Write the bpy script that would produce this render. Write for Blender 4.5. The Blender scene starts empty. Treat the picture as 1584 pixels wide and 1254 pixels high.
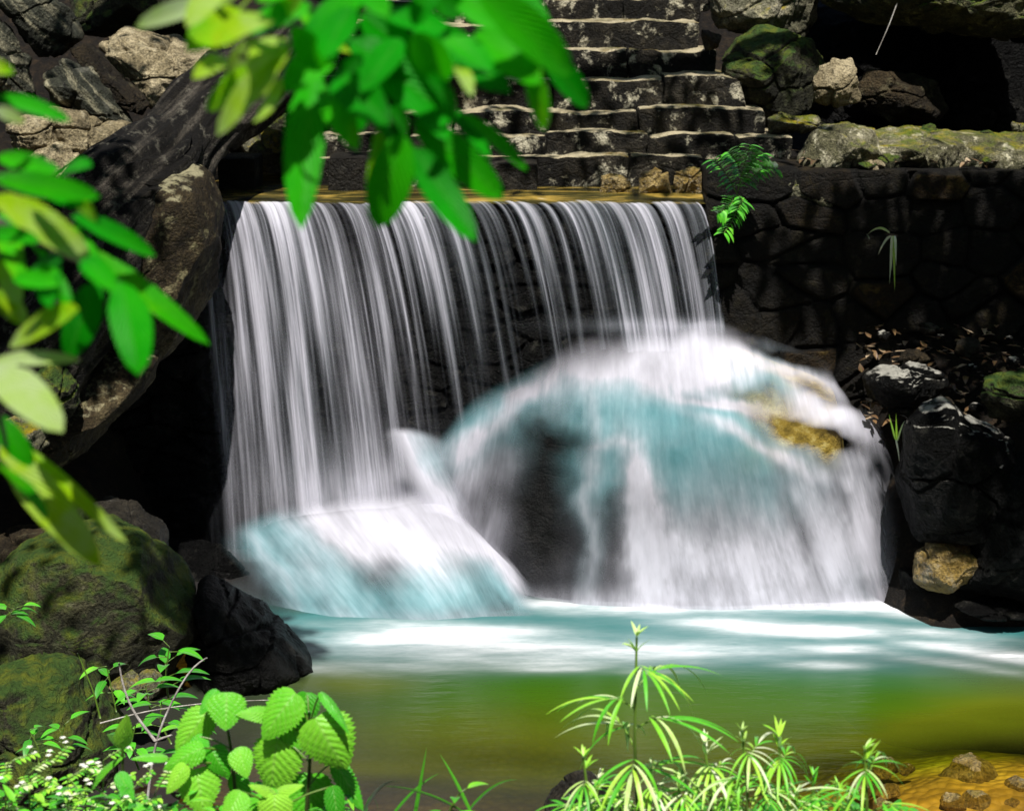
import bpy, math, random
import numpy as np
from mathutils import Vector

# ------------------------------------------------------------------ camera, sky, sun
SC = bpy.context.scene
COL = SC.collection
F, AX, PITCH, H = 2600.0, 358.0, math.radians(10), 5.1      # focal length in photo pixels, axis row, tilt, eye height
cam = bpy.data.cameras.new("camera"); camo = bpy.data.objects.new("camera", cam); COL.objects.link(camo)
cam.sensor_width = 36; cam.lens = 36 * F / 1584; cam.shift_y = (AX - 627) / 1584
cam.clip_start = .05; cam.clip_end = 500
camo.location = (0, 0, H); camo.rotation_euler = (math.pi / 2 - PITCH, 0, 0)
cam.dof.use_dof = True; cam.dof.focus_distance = 9.0; cam.dof.aperture_fstop = (36 * F / 1584) / 14.0
SC.camera = camo
SUN_EL, SUN_AZ = math.radians(62), math.radians(175)        # azimuth from +Y, clockwise seen from above
SD = Vector((math.cos(SUN_EL) * math.sin(SUN_AZ), math.cos(SUN_EL) * math.cos(SUN_AZ), math.sin(SUN_EL)))
w = bpy.data.worlds.new("World"); SC.world = w; w.use_nodes = True
_sk = w.node_tree.nodes.new("ShaderNodeTexSky"); _sk.sky_type = 'NISHITA'; _sk.sun_disc = False
_sk.sun_elevation = SUN_EL; _sk.sun_rotation = SUN_AZ
_bg = w.node_tree.nodes["Background"]; _bg.inputs[1].default_value = .05
w.node_tree.links.new(_sk.outputs[0], _bg.inputs[0])
sl = bpy.data.lights.new("sun", 'SUN'); sl.energy = 5.0; sl.angle = math.radians(.5); sl.color = (1, .96, .89)
so = bpy.data.objects.new("sun", sl); COL.objects.link(so); so.location = (0, 0, 20)
so.rotation_euler = SD.to_track_quat('Z', 'Y').to_euler()
SC.view_settings.view_transform = 'Standard'; SC.view_settings.look = 'None'
SC.view_settings.exposure = .55; SC.view_settings.gamma = 1
SC.cycles.use_denoising = True
SC.cycles.max_bounces = 10; SC.cycles.transparent_max_bounces = 24; SC.cycles.transmission_bounces = 6
SC.cycles.sample_clamp_indirect = 4

# ------------------------------------------------------------------ pixel <-> place
def ray(px, py):
    xc = (np.asarray(px, float) - 792) / F; yc = (AX - np.asarray(py, float)) / F
    c, s = math.cos(PITCH), math.sin(PITCH)
    return xc, c + yc * s, -s + yc * c
def at_y(px, py, Y):
    a, b, c = ray(px, py); t = Y / b
    return np.stack(np.broadcast_arrays(a * t, Y + 0 * t, H + c * t), -1)
def at_z(px, py, Z):
    a, b, c = ray(px, py); t = (Z - H) / c
    return np.stack(np.broadcast_arrays(a * t, b * t, Z + 0 * t), -1)
def proj(P):
    P = np.asarray(P, float); x, y, z = P[..., 0], P[..., 1], P[..., 2] - H
    c, s = math.cos(PITCH), math.sin(PITCH)
    d = y * c - z * s; u = y * s + z * c
    return 792 + F * x / d, AX - F * u / d
def V(*a): return np.array(a, float)
def nrm(v): return v / max(1e-9, np.linalg.norm(v))
def itp(x, pts): return np.interp(x, [p[0] for p in pts], [p[1] for p in pts])
def sst(x, a, b):
    t = np.clip((x - a) / (b - a), 0, 1); return t * t * (3 - 2 * t)

# ------------------------------------------------------------------ numpy noise
def _h(i, j, k, s):
    n = (i.astype(np.int64) * 374761393 + j.astype(np.int64) * 668265263 + k.astype(np.int64) * 2147483647 + s * 974634541) & 0xffffffff
    n = ((n ^ (n >> 13)) * 1274126177) & 0xffffffff
    n = ((n ^ (n >> 16)) * 2246822519) & 0xffffffff
    return ((n ^ (n >> 15)) & 0xffffff) / float(0xffffff)
def vnoise(p, s=0):
    p = np.asarray(p, float); i = np.floor(p); f = p - i; i = i.astype(np.int64); f = f * f * f * (f * (f * 6 - 15) + 10)
    r = 0
    for a in (0, 1):
        for b in (0, 1):
            for c in (0, 1):
                wgt = (f[..., 0] if a else 1 - f[..., 0]) * (f[..., 1] if b else 1 - f[..., 1]) * (f[..., 2] if c else 1 - f[..., 2])
                r = r + wgt * _h(i[..., 0] + a, i[..., 1] + b, i[..., 2] + c, s)
    return r
def fbm(p, s=0, o=5, g=.5):
    p = np.asarray(p, float); r, a, t = 0, 1, 0
    for k in range(o):
        r = r + a * vnoise(p * 2 ** k + 17.3 * k, s + k); t += a; a *= g
    return r / t
def ridged(p, s=0, o=4):
    p = np.asarray(p, float); r, a, t = 0, 1, 0
    for k in range(o):
        r = r + a * (1 - np.abs(2 * vnoise(p * 2 ** k + 9.1 * k, s + k) - 1)); t += a; a *= .5
    return r / t
def worley_tone(x, z, s=0):
    i, k = np.floor(x).astype(np.int64), np.floor(z).astype(np.int64); best = np.full(x.shape, 9.); tn = np.zeros(x.shape)
    for a in (-1, 0, 1):
        for b in (-1, 0, 1):
            jx = _h(i + a, k + b, i * 0, s) * .8 + .1; jz = _h(i + a, k + b, i * 0 + 1, s) * .8 + .1
            d = np.hypot(i + a + jx - x, k + b + jz - z); m = d < best; best = np.where(m, d, best); tn = np.where(m, _h(i + a, k + b, i * 0 + 2, s), tn)
    return tn
def worley(x, z, s=0):
    i, k = np.floor(x).astype(np.int64), np.floor(z).astype(np.int64)
    d = []
    for a in (-1, 0, 1):
        for b in (-1, 0, 1):
            jx = _h(i + a, k + b, i * 0, s) * .8 + .1; jz = _h(i + a, k + b, i * 0 + 1, s) * .8 + .1
            d.append(np.hypot(i + a + jx - x, k + b + jz - z))
    d = np.sort(np.stack(d, -1), -1)
    return d[..., 0], d[..., 1]

# ------------------------------------------------------------------ objects
def tag(o, label=None, cat=None, group=None, kind=None):
    if label: o['label'] = label
    if cat: o['category'] = cat
    if group: o['group'] = group
    if kind: o['kind'] = kind
    return o
def empty(name, loc, label, cat, group=None):
    o = bpy.data.objects.new(name, None); COL.objects.link(o); o.location = tuple(loc); o.empty_display_size = .1
    return tag(o, label, cat, group)
class MB:
    """collects pieces and links them as one mesh"""
    def __init__(s): s.v = []; s.f = []; s.at = {}; s.uv = []; s.n = 0
    def add(s, P, faces, uv=None, **at):
        P = np.asarray(P, float).reshape(-1, 3); m = len(P)
        s.v.append(P); s.f += [tuple(int(i) + s.n for i in f) for f in faces]
        s.uv.append(np.zeros((m, 2)) if uv is None else np.asarray(uv, float).reshape(-1, 2))
        for k in set(s.at) | set(at):
            s.at.setdefault(k, [np.zeros(s.n)] if s.n else [])
            s.at[k].append(np.broadcast_to(np.asarray(at.get(k, 0.), float), (m,)) if np.ndim(at.get(k, 0.)) == 0 else np.asarray(at[k], float).reshape(-1))
        s.n += m
        return s
    def grid(s, P, uv=None, cu=False, **at):
        P = np.asarray(P, float); nv, nu = P.shape[:2]
        if cu: uu = [(j, (j + 1) % nu) for j in range(nu)]
        else: uu = [(j, j + 1) for j in range(nu - 1)]
        fs = [(i * nu + a, i * nu + b, (i + 1) * nu + b, (i + 1) * nu + a) for i in range(nv - 1) for a, b in uu]
        return s.add(P, fs, uv, **at)
    def tube(s, pts, rad, n=8, **at):
        pts = np.asarray(pts, float); m = len(pts); rad = np.broadcast_to(rad, (m,))
        T = np.gradient(pts, axis=0); up = V(.31, .22, .93); R = []
        for i in range(m):
            t = nrm(T[i]); a = nrm(np.cross(t, up)); b = np.cross(t, a)
            R.append([pts[i] + rad[i] * (math.cos(q) * a + math.sin(q) * b) for q in np.linspace(0, 2 * math.pi, n, endpoint=False)])
        b0 = s.n; s.grid(np.array(R), cu=True, **at)
        s.f.append(tuple(b0 + i for i in range(n))); s.f.append(tuple(b0 + (m - 1) * n + i for i in reversed(range(n))))
        return s
    def build(s, name, mat, parent=None, loc=None, smooth=True):
        P = np.concatenate(s.v); off = V(0, 0, 0)
        if parent is not None: off = np.array(parent.matrix_world.translation if parent.parent is None else parent.location)
        if parent is not None and parent.parent is None: off = np.array(parent.location)
        if parent is not None and parent.parent is not None: off = np.array(parent.parent.location) + np.array(parent.location)
        l = V(0, 0, 0)
        if parent is None: l = np.array(loc, float) if loc is not None else V(*(P.max(0) + P.min(0)) / 2)
        me = bpy.data.meshes.new(name); me.from_pydata((P - off - l).tolist(), [], s.f)
        uvl = me.uv_layers.new(name="UVMap"); U = np.concatenate(s.uv)
        li = np.empty(len(me.loops), int); me.loops.foreach_get("vertex_index", li); uvl.data.foreach_set("uv", U[li].ravel())
        for k, a in s.at.items():
            A = me.attributes.new(k, 'FLOAT', 'POINT'); A.data.foreach_set("value", np.concatenate(a).astype(np.float32))
        if smooth: me.polygons.foreach_set("use_smooth", [True] * len(me.polygons))
        me.materials.append(mat); me.update()
        o = bpy.data.objects.new(name, me); COL.objects.link(o); o.location = tuple(l)
        if parent is not None: o.parent = parent
        return o

# ------------------------------------------------------------------ materials
def mk(name):
    m = bpy.data.materials.new(name); m.use_nodes = True; nt = m.node_tree; nt.nodes.clear()
    return m, nt, nt.nodes.new("ShaderNodeOutputMaterial")
def N(nt, typ, ins=None, **pr):
    n = nt.nodes.new("ShaderNode" + typ)
    for k, v in pr.items(): setattr(n, k, v)
    for k, v in (ins or {}).items():
        if isinstance(v, bpy.types.NodeSocket): nt.links.new(v, n.inputs[k])
        elif isinstance(v, bpy.types.Node): nt.links.new(v.outputs[0], n.inputs[k])
        else: n.inputs[k].default_value = v
    return n
def math_(nt, op, a, b=0., clamp=False, c=None):
    d = {0: a, 1: b}
    if c is not None: d[2] = c
    return N(nt, "Math", d, operation=op, use_clamp=clamp).outputs[0]
def attr(nt, name): return N(nt, "Attribute", attribute_name=name).outputs['Fac']
def noise(nt, vec, sc, det=4, rough=.55, dist=0.):
    return N(nt, "TexNoise", {'Vector': vec, 'Scale': sc, 'Detail': det, 'Roughness': rough, 'Distortion': dist}).outputs['Fac']
def ramp(nt, fac, stops):
    r = N(nt, "ValToRGB", {0: fac}); e = r.color_ramp.elements
    while len(e) < len(stops): e.new(.5)
    for el, (p, c) in zip(e, stops):
        el.position = p; el.color = (c if not np.isscalar(c) else (c, c, c))[:3] + (1,) if not np.isscalar(c) else (c, c, c, 1)
    return r.outputs[0]
def mixc(nt, f, a, b, bt='MIX'):
    n = N(nt, "MixRGB", {0: f}, blend_type=bt)
    for i, x in ((1, a), (2, b)):
        if isinstance(x, bpy.types.NodeSocket): nt.links.new(x, n.inputs[i])
        else: n.inputs[i].default_value = tuple(x) + (1,)
    return n.outputs[0]
def mapped(nt, vec, scale, loc=(0, 0, 0), rot=(0, 0, 0)):
    return N(nt, "Mapping", {'Vector': vec, 'Scale': scale, 'Location': loc, 'Rotation': rot}).outputs[0]

def rock_mat(name, cols, moss=0., mosscol=(.035, .07, .012), lichen_sunfleck=.25, lichen_sunfleck_col=(.42, .40, .33), rough=.75, bump=1., sc=1., strata=0., spec=.22, rot=(0, 0, 0), top=0., sun_topcol=(.5, .48, .42), tlo=.62):
    m, nt, out = mk(name)
    g = N(nt, "NewGeometry"); pos = g.outputs['Position']
    n1 = noise(nt, pos, 1.4 * sc, 6, .6); n2 = noise(nt, pos, 8 * sc, 9, .68, .4); n3 = noise(nt, pos, 55 * sc, 4, .6)
    f = math_(nt, 'ADD', math_(nt, 'MULTIPLY', n1, .55), math_(nt, 'MULTIPLY', n2, .45))
    if strata:
        st = noise(nt, N(nt, 'Mapping', {'Vector': pos, 'Scale': (2, 2, .13), 'Rotation': rot}, vector_type='TEXTURE').outputs[0], 1.6, 5, .6, .4)
        f = math_(nt, 'ADD', math_(nt, 'MULTIPLY', f, 1 - strata), math_(nt, 'MULTIPLY', st, strata))
    c = ramp(nt, f, [(.36, cols[0]), (.5, cols[1]), (.63, cols[2])])
    c = mixc(nt, .7, c, ramp(nt, n3, [(.38, .12), (.6, 1.)]), 'MULTIPLY')
    if lichen_sunfleck:
        lf = ramp(nt, noise(nt, pos, 5.5 * sc, 9, .72, .3), [(.55, 0.), (.64, 1.)])
        c = mixc(nt, math_(nt, 'MULTIPLY', lf, lichen_sunfleck), c, lichen_sunfleck_col)
    cr = N(nt, "TexVoronoi", {'Vector': mapped(nt, pos, (1, 1, 1.6)), 'Scale': 2.6 * sc}, feature='DISTANCE_TO_EDGE').outputs[0]
    crk = ramp(nt, cr, [(0., 0.), (.05, 1.)])
    if top:  # up-facing faces painted pale, sunlit tops put into the colour
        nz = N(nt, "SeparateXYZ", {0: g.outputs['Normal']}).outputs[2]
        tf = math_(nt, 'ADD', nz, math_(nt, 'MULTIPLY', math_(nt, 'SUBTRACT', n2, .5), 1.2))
        c = mixc(nt, math_(nt, 'MULTIPLY', ramp(nt, tf, [(tlo, 0.), (tlo + .16, 1.)]), top), c, sun_topcol)
    if moss:
        nz = N(nt, "SeparateXYZ", {0: g.outputs['Normal']}).outputs[2]
        mf = math_(nt, 'ADD', math_(nt, 'MULTIPLY', nz, .5), math_(nt, 'MULTIPLY', noise(nt, pos, 3.2 * sc, 8, .7), 1.1))
        mf = ramp(nt, math_(nt, 'ADD', mf, moss - 1.), [(.28, 0.), (.5, 1.)])
        mc = mixc(nt, n3, tuple(x * .5 for x in mosscol), tuple(min(1, x * 1.7) for x in mosscol))
        mc = mixc(nt, ramp(nt, n2, [(.45, 0.), (.65, 1.)]), mc, (mosscol[0] * 3.2, mosscol[1] * 1.9, mosscol[2] * .9))
        c = mixc(nt, mf, c, mc)
    h = math_(nt, 'ADD', math_(nt, 'MULTIPLY', n2, 1.), math_(nt, 'MULTIPLY', n3, .45))
    h = math_(nt, 'ADD', h, math_(nt, 'MULTIPLY', crk, .12))
    b = N(nt, "Bump", {'Strength': bump, 'Distance': .09 / sc, 'Height': h})
    p = N(nt, "BsdfPrincipled", {'Base Color': c, 'Roughness': math_(nt, 'ADD', math_(nt, 'MULTIPLY', n2, .35), rough - .2), 'Normal': b, 'Specular IOR Level': spec})
    nt.links.new(p.outputs[0], out.inputs[0]); return m

def leaf_mat(name, stops, trans=.45, gloss=.12, rough=.38, veins=0., nsc=30, vmix=.4):
    m, nt, out = mk(name)
    t = attr(nt, 'tint'); uv = N(nt, "UVMap").outputs[0]
    g = N(nt, "NewGeometry"); n = noise(nt, g.outputs['Position'], nsc, 3)
    c = ramp(nt, math_(nt, 'ADD', t, math_(nt, 'MULTIPLY', math_(nt, 'SUBTRACT', n, .5), .22)), stops)
    sx = N(nt, "SeparateXYZ", {0: uv}); u, v = sx.outputs[0], sx.outputs[1]
    au = math_(nt, 'ABSOLUTE', math_(nt, 'SUBTRACT', u, .5))
    mid = ramp(nt, au, [(0., 1.), (.045, 0.)])
    hgt = mid
    if veins:
        ph = math_(nt, 'SUBTRACT', math_(nt, 'MULTIPLY', v, veins), math_(nt, 'MULTIPLY', au, veins * .75))
        fr = math_(nt, 'ABSOLUTE', math_(nt, 'SUBTRACT', math_(nt, 'FRACT', ph), .5))
        ln = ramp(nt, fr, [(0., 1.), (.11, 0.)])
        hgt = math_(nt, 'MAXIMUM', mid, ln)
        c = mixc(nt, math_(nt, 'MULTIPLY', hgt, vmix), c, (.32, .5, .12))
        hgt = math_(nt, 'ADD', math_(nt, 'MULTIPLY', fr, 1.6), math_(nt, 'MULTIPLY', noise(nt, mapped(nt, uv, (18, 18, 1)), 1.5, 3), .6))
    else:
        c = mixc(nt, math_(nt, 'MULTIPLY', mid, .35), c, (.3, .5, .1))
    b = N(nt, "Bump", {'Strength': .45, 'Distance': .006, 'Height': hgt})
    d = N(nt, "BsdfDiffuse", {0: c, 'Normal': b})
    tr = N(nt, "BsdfTranslucent", {0: mixc(nt, .5, c, (.35, .75, .0), 'MULTIPLY') if False else c, 'Normal': b})
    a = N(nt, "MixShader", {0: trans, 1: d, 2: tr})
    gl = N(nt, "BsdfGlossy", {0: (1, 1, 1, 1), 'Roughness': rough, 'Normal': b})
    fr_ = N(nt, "Fresnel", {'IOR': 1.4, 'Normal': b})
    a = N(nt, "MixShader", {0: math_(nt, 'MULTIPLY', math_(nt, 'ADD', fr_.outputs[0], .02), gloss * 8, True), 1: a, 2: gl})
    nt.links.new(a.outputs[0], out.inputs[0]); return m

def water_mat(name, grain=(60, 5), k=1.):
    """long, silky water: white foam and teal body over a see-through film"""
    m, nt, out = mk(name)
    uv = N(nt, "UVMap").outputs[0]
    fo, te, al = attr(nt, 'foam'), attr(nt, 'teal'), attr(nt, 'alpha')
    s1 = noise(nt, mapped(nt, uv, (grain[0], grain[1], 1)), 1., 4, .6)
    s2 = noise(nt, mapped(nt, uv, (grain[0] * .22, grain[1] * .25, 1), (3.1, 1.7, 0)), 1., 3, .55)
    s3 = noise(nt, mapped(nt, uv, (grain[0] * 3.5, grain[1] * 7, 1)), 1., 2, .7)
    st = math_(nt, 'ADD', math_(nt, 'ADD', math_(nt, 'MULTIPLY', s1, .9), math_(nt, 'MULTIPLY', s2, .75)), math_(nt, 'MULTIPLY', s3, .35))   # about 1
    st = math_(nt, 'ADD', math_(nt, 'MULTIPLY', math_(nt, 'SUBTRACT', st, 1.), 1.3 * k), 1.)
    f = math_(nt, 'MULTIPLY', fo, st, True)
    base = mixc(nt, te, (.06, .06, .072), (.04, .36, .40))
    c = mixc(nt, f, base, (.84, .83, .95))
    a = math_(nt, 'MULTIPLY', al, math_(nt, 'ADD', math_(nt, 'MULTIPLY', st, .6), .4), True)
    d = N(nt, "BsdfDiffuse", {0: c}); tr = N(nt, "BsdfTranslucent", {0: c})
    body = N(nt, "MixShader", {0: .35, 1: d, 2: tr})
    gl = N(nt, "BsdfGlossy", {0: (1, 1, 1, 1), 'Roughness': .55})
    body = N(nt, "MixShader", {0: .012, 1: body, 2: gl})
    mx = N(nt, "MixShader", {0: a, 1: N(nt, "BsdfTransparent"), 2: body})
    nt.links.new(mx.outputs[0], out.inputs[0]); return m

M = {}
M['dark'] = rock_mat('dark_rock', [(.006, .005, .004), (.02, .017, .012), (.055, .046, .032)], lichen_sunfleck=.12, rough=.6)
M['wetdark'] = rock_mat('wet_dark_rock', [(.0012, .0012, .0012), (.003, .003, .003), (.012, .011, .010)], lichen_sunfleck=.05, rough=.5, spec=.14)
M['ridge'] = rock_mat('sunlit_ridge_rock', [(.0012, .0012, .0012), (.003, .003, .003), (.012, .011, .010)], lichen_sunfleck=.05, rough=.5, spec=.12, top=.9, tlo=.82)  # the sunlit ridge is painted on as a pale top colour
M['brown'] = rock_mat('brown_rock', [(.008, .005, .002), (.026, .018, .008), (.075, .052, .024)], lichen_sunfleck=.2, lichen_sunfleck_col=(.3, .27, .15))
M['mossy'] = rock_mat('mossy_rock', [(.01, .01, .006), (.035, .035, .018), (.085, .08, .04)], moss=.62, lichen_sunfleck=.3, lichen_sunfleck_col=(.22, .24, .12))
M['mossgold'] = rock_mat('moss_ledge_rock', [(.05, .05, .03), (.2, .19, .12), (.5, .46, .34)], moss=.46, mosscol=(.12, .14, .012), lichen_sunfleck=.6, lichen_sunfleck_col=(.66, .58, .36), bump=1.)
M['ledge'] = rock_mat('sunlit_ledge_rock', [(.03, .028, .012), (.16, .15, .08), (.62, .56, .40)], moss=.36, mosscol=(.10, .13, .012), lichen_sunfleck=.8, lichen_sunfleck_col=(.75, .70, .5), bump=1., sc=1.3, strata=.35)
M['warm'] = rock_mat('warm_brown_rock', [(.008, .005, .002), (.035, .024, .010), (.13, .10, .05)], lichen_sunfleck=.45, lichen_sunfleck_col=(.42, .38, .2), bump=.8, top=.5, sun_topcol=(.5, .46, .28), tlo=.8)
M['overmoss'] = rock_mat('overhang_moss_rock', [(.02, .02, .01), (.07, .07, .035), (.2, .19, .1)], moss=.72, mosscol=(.06, .11, .015), lichen_sunfleck=.5, lichen_sunfleck_col=(.5, .48, .22), bump=1.)
M['pale'] = rock_mat('pale_sandy_rock', [(.07, .055, .03), (.26, .21, .12), (.56, .47, .30)], lichen_sunfleck=.3, lichen_sunfleck_col=(.66, .58, .40), bump=.7)
M['slab'] = rock_mat('layered_slab_rock', [(.008, .009, .006), (.04, .042, .028), (.42, .38, .25)], strata=.75, lichen_sunfleck=.2, rot=(0, math.radians(48), 0), bump=.7)
M['step'] = rock_mat('stair_stone', [(.003, .0025, .002), (.010, .008, .005), (.06, .05, .034)], moss=.30, mosscol=(.06, .06, .012), lichen_sunfleck=1., lichen_sunfleck_col=(.62, .57, .42), bump=1., sc=1.0, rough=.7, top=.85, sun_topcol=(.64, .55, .36), tlo=.74)  # pale riser patches paint in dappled sun, pale treads the sunlit edges
M['wall'] = rock_mat('wall_stone', [(.004, .003, .002), (.014, .010, .006), (.05, .038, .018)], lichen_sunfleck=.25, lichen_sunfleck_col=(.13, .11, .05), moss=.12, bump=.8)
_wn = M['wall'].node_tree; _pr = [n for n in _wn.nodes if n.type == 'BSDF_PRINCIPLED'][0]; _lk = _pr.inputs['Base Color'].links[0].from_socket
_wn.links.new(mixc(_wn, 1., _lk, ramp(_wn, attr(_wn, 'tone'), [(0., .2), (.7, .42), (.9, (1.2, 1.0, .6)), (1., (2.2, 1.8, 1.0))]), 'MULTIPLY'), _pr.inputs['Base Color'])
M['ochre'] = rock_mat('ochre_wet_rock', [(.05, .03, .008), (.3, .2, .05), (.62, .46, .2)], moss=.3, mosscol=(.07, .08, .006), lichen_sunfleck=.3, rough=.35, spec=.6)
M['soil'] = rock_mat('soil', [(.003, .002, .001), (.009, .006, .0035), (.03, .02, .01)], lichen_sunfleck=.15, lichen_sunfleck_col=(.16, .10, .05), bump=1., sc=2)
M['bark'] = rock_mat('tree_bark', [(.003, .002, .0015), (.008, .006, .004), (.11, .095, .075)], strata=.7, rot=(0, math.radians(-48), 0), lichen_sunfleck=.3, lichen_sunfleck_col=(.3, .28, .22), bump=1., sc=1.6)
GREENS = [(0., (.0008, .10, .0006)), (.35, (.002, .46, .0006)), (.6, (.05, .66, .001)), (.8, (.46, .76, .003)), (1., (.66, .8, .45))]
M['bigleaf'] = leaf_mat('broad_leaf', GREENS, trans=.6, gloss=.02, rough=.45, veins=11, vmix=.13)
M['nettle'] = leaf_mat('toothed_leaf', [(0., (.006, .2, .002)), (.5, (.07, .50, .008)), (1., (.36, .78, .05))], trans=.35, gloss=.08, rough=.45, veins=8)
M['herb'] = leaf_mat('herb_leaf', [(0., (.004, .18, .002)), (.5, (.10, .55, .008)), (.8, (.45, .78, .05)), (1., (.82, .86, .6))], trans=.35, gloss=.10, rough=.5)
M['stem'] = leaf_mat('plant_stem', [(0., (.02, .02, .008)), (1., (.16, .3, .03))], trans=.1)
M['twig'] = rock_mat('dry_twig', [(.25, .22, .2), (.5, .46, .42), (.75, .72, .7)], lichen_sunfleck=0, sc=6, bump=.2)
M['dry'] = leaf_mat('dry_leaf', [(0., (.05, .025, .01)), (.5, (.22, .12, .05)), (1., (.55, .45, .32))], trans=.2)
M['water'] = water_mat('silky_water', grain=(24, 1.8), k=.48)
M['fall'] = water_mat('falling_water', grain=(70, 1.6), k=.8)

# ------------------------------------------------------------------ generic shapes
def rock(name, label, cat, outline, Y, depth, mat, amp=.10, seed=1, group=None, power=.75, cuts=5, res=(170, 110), yt=0., strata=0., fine=1.0, tilt=0., crack=1.):
    """a closed boulder whose front outline is given in photo pixels at distance Y"""
    O = np.array(outline, float); P = at_y(O[:, 0], O[:, 1], Y); c = P.mean(0)
    q = P[:, [0, 2]] - c[[0, 2]]; nt_, npz = res
    th = np.linspace(0, 2 * math.pi, nt_, endpoint=False); R = np.zeros(nt_)
    for k, a in enumerate(th):
        d = V(math.cos(a), math.sin(a)); best = 0
        for i in range(len(q)):
            A, B = q[i], q[(i + 1) % len(q)]; e = B - A; den = d[0] * e[1] - d[1] * e[0]
            if abs(den) < 1e-9: continue
            t = (A[0] * e[1] - A[1] * e[0]) / den; u = (A[0] * d[1] - A[1] * d[0]) / den
            if t > 0 and -1e-6 <= u <= 1 + 1e-6: best = max(best, t)
        R[k] = best
    kr = np.array([.25, .5, .25])
    for _ in range(2): R = kr[0] * np.roll(R, 1) + kr[1] * R + kr[2] * np.roll(R, -1)
    ph = np.linspace(.001, math.pi - .001, npz); PH, TH = np.meshgrid(ph, th, indexing='ij')
    U = np.stack([np.sin(PH) ** power * np.cos(TH), -np.sign(np.cos(PH)) * np.abs(np.cos(PH)) ** .85, np.sin(PH) ** power * np.sin(TH)], -1)
    rng = random.Random(seed)
    for _ in range(cuts * 2):
        n = nrm(V(rng.uniform(-.8, .8), -rng.uniform(.4, 1), rng.uniform(-.6, .9))); d = rng.uniform(.62, .9)
        U = U - n * np.maximum(0, (U * n).sum(-1) - d)[..., None] * .9
    for _ in range(26):
        n = nrm(V(rng.gauss(0, 1), rng.gauss(0, 1), rng.gauss(0, 1))); d = rng.uniform(.84, .97)
        U = U - n * np.maximum(0, (U * n).sum(-1) - d)[..., None]
    rs = R.mean(); sc = V(1, depth, 1)
    L = U * sc; L[..., 0] *= R[None, :]; L[..., 2] *= R[None, :]
    L[..., 1] += yt * L[..., 2] + tilt * L[..., 0]
    W = L + c
    nn = U / np.maximum(1e-6, np.linalg.norm(U, axis=-1))[..., None]
    fq = 1.1 / max(.12, rs)
    dsp = (fbm(W * fq, seed, 5) - .5) * 2 * amp * rs + (ridged(W * fq * 2.7, seed + 5, 4) - .6) * amp * fine * rs + (fbm(W * 9, seed + 9, 5, .6) - .5) * .05
    if strata: dsp += strata * rs * (np.abs(((W[..., 2] * .7 + W[..., 0] * .75) * 5 + fbm(W * 1.5, seed) * 2) % 1 - .5) - .25)
    f1, f2 = worley((W[..., 0] + .5 * W[..., 1] + .25 * (fbm(W * 2, seed) - .5)) * 1.9, (W[..., 2] * 1.5 - .4 * W[..., 0] + .25 * (fbm(W * 2, seed + 3) - .5)) * 1.9, seed)
    dsp -= .035 * crack * (1 - sst(f2 - f1, 0, .07))
    # the silhouette keeps its traced line: less push there
    W = W + nn * dsp[..., None]
    b = MB(); b.grid(W[::-1], cu=True); o = b.build(name, mat, loc=c)
    return tag(o, label, cat, group)

def rough_box(b, c, size, seed, amp=.02, seg=.05, rnd=.03):
    """adds a weathered cut stone"""
    c, size = V(*c), V(*size); n = [max(2, int(s / seg)) for s in size]
    for ax in range(3):
        a1, a2 = [(1, 2), (2, 0), (0, 1)][ax]
        for sg in (-1, 1):
            g1, g2 = np.meshgrid(np.linspace(-1, 1, n[a1] + 1), np.linspace(-1, 1, n[a2] + 1), indexing='ij')
            L = np.zeros(g1.shape + (3,)); L[..., ax] = sg; L[..., a1] = g1; L[..., a2] = g2
            W = L * size / 2
            inner = np.clip(W, -(size / 2 - rnd), size / 2 - rnd); dv = W - inner; ln = np.linalg.norm(dv, axis=-1)[..., None]
            W = inner + dv * np.where(ln > rnd, rnd / np.maximum(ln, 1e-9), 1)
            wp = W + c
            D = np.stack([fbm(wp * 5 + 31 * k, seed + k, 4) - .5 for k in range(3)], -1) * 2 * amp + np.stack([fbm(wp * 1.3 + 31 * k, seed + 7 + k, 2) - .5 for k in range(3)], -1) * 1.6 * amp
            W = W + D + c
            if sg < 0: W = W[::-1]
            b.grid(W)

def blade(b, p0, d, L, wd, up=V(0, 0, 1), droop=.3, fold=.25, n=6, tint=.5, tj=.0, shape='lance', m=2, twist=0., rng=random):
    """a leaf from p0 along d; bends towards -up by droop"""
    d = nrm(d); s = np.cross(d, up)
    if np.linalg.norm(s) < 1e-3: s = np.cross(d, V(1, 0, .2))
    s = nrm(s); nn = np.cross(s, d)
    if twist: s, nn = s * math.cos(twist) + nn * math.sin(twist), nn * math.cos(twist) - s * math.sin(twist)
    rows, uv, ti = [], [], []
    cpos = np.array(p0, float); dirv = d.copy(); last = 0
    for i in range(n + 1):
        t = i / n
        if shape == 'lance': wv = math.sin(math.pi * min(1, t ** .8)) ** .8
        elif shape == 'oblong': wv = math.sin(math.pi * min(1., t ** .85 * .985 + .01)) ** .55 * (1 - .12 * (t < .3))
        elif shape == 'ovate': wv = math.sin(math.pi * t ** .62) ** .8
        else: wv = 1 - t ** 2.2
        if i == n: wv = .03
        if i == 0: wv = max(.04, wv * .3)
        ang = droop * t * (L / n) * 2
        if i > 0:
            dirv = nrm(dirv - nn * droop * 2 / n); cpos = cpos + dirv * L / n
        nl = nrm(np.cross(s, dirv))
        r = []
        for k in range(2 * m + 1):
            q = (k - m) / m
            off = q * wd / 2 * wv
            r.append(cpos + s * off * math.cos(fold) + nl * abs(off) * math.sin(fold))
            uv.append((k / (2 * m), t)); ti.append(tint + tj * (t - .5))
        rows.append(r)
    b.grid(np.array(rows), uv=uv, tint=np.clip(np.array(ti), 0, 1))

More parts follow.
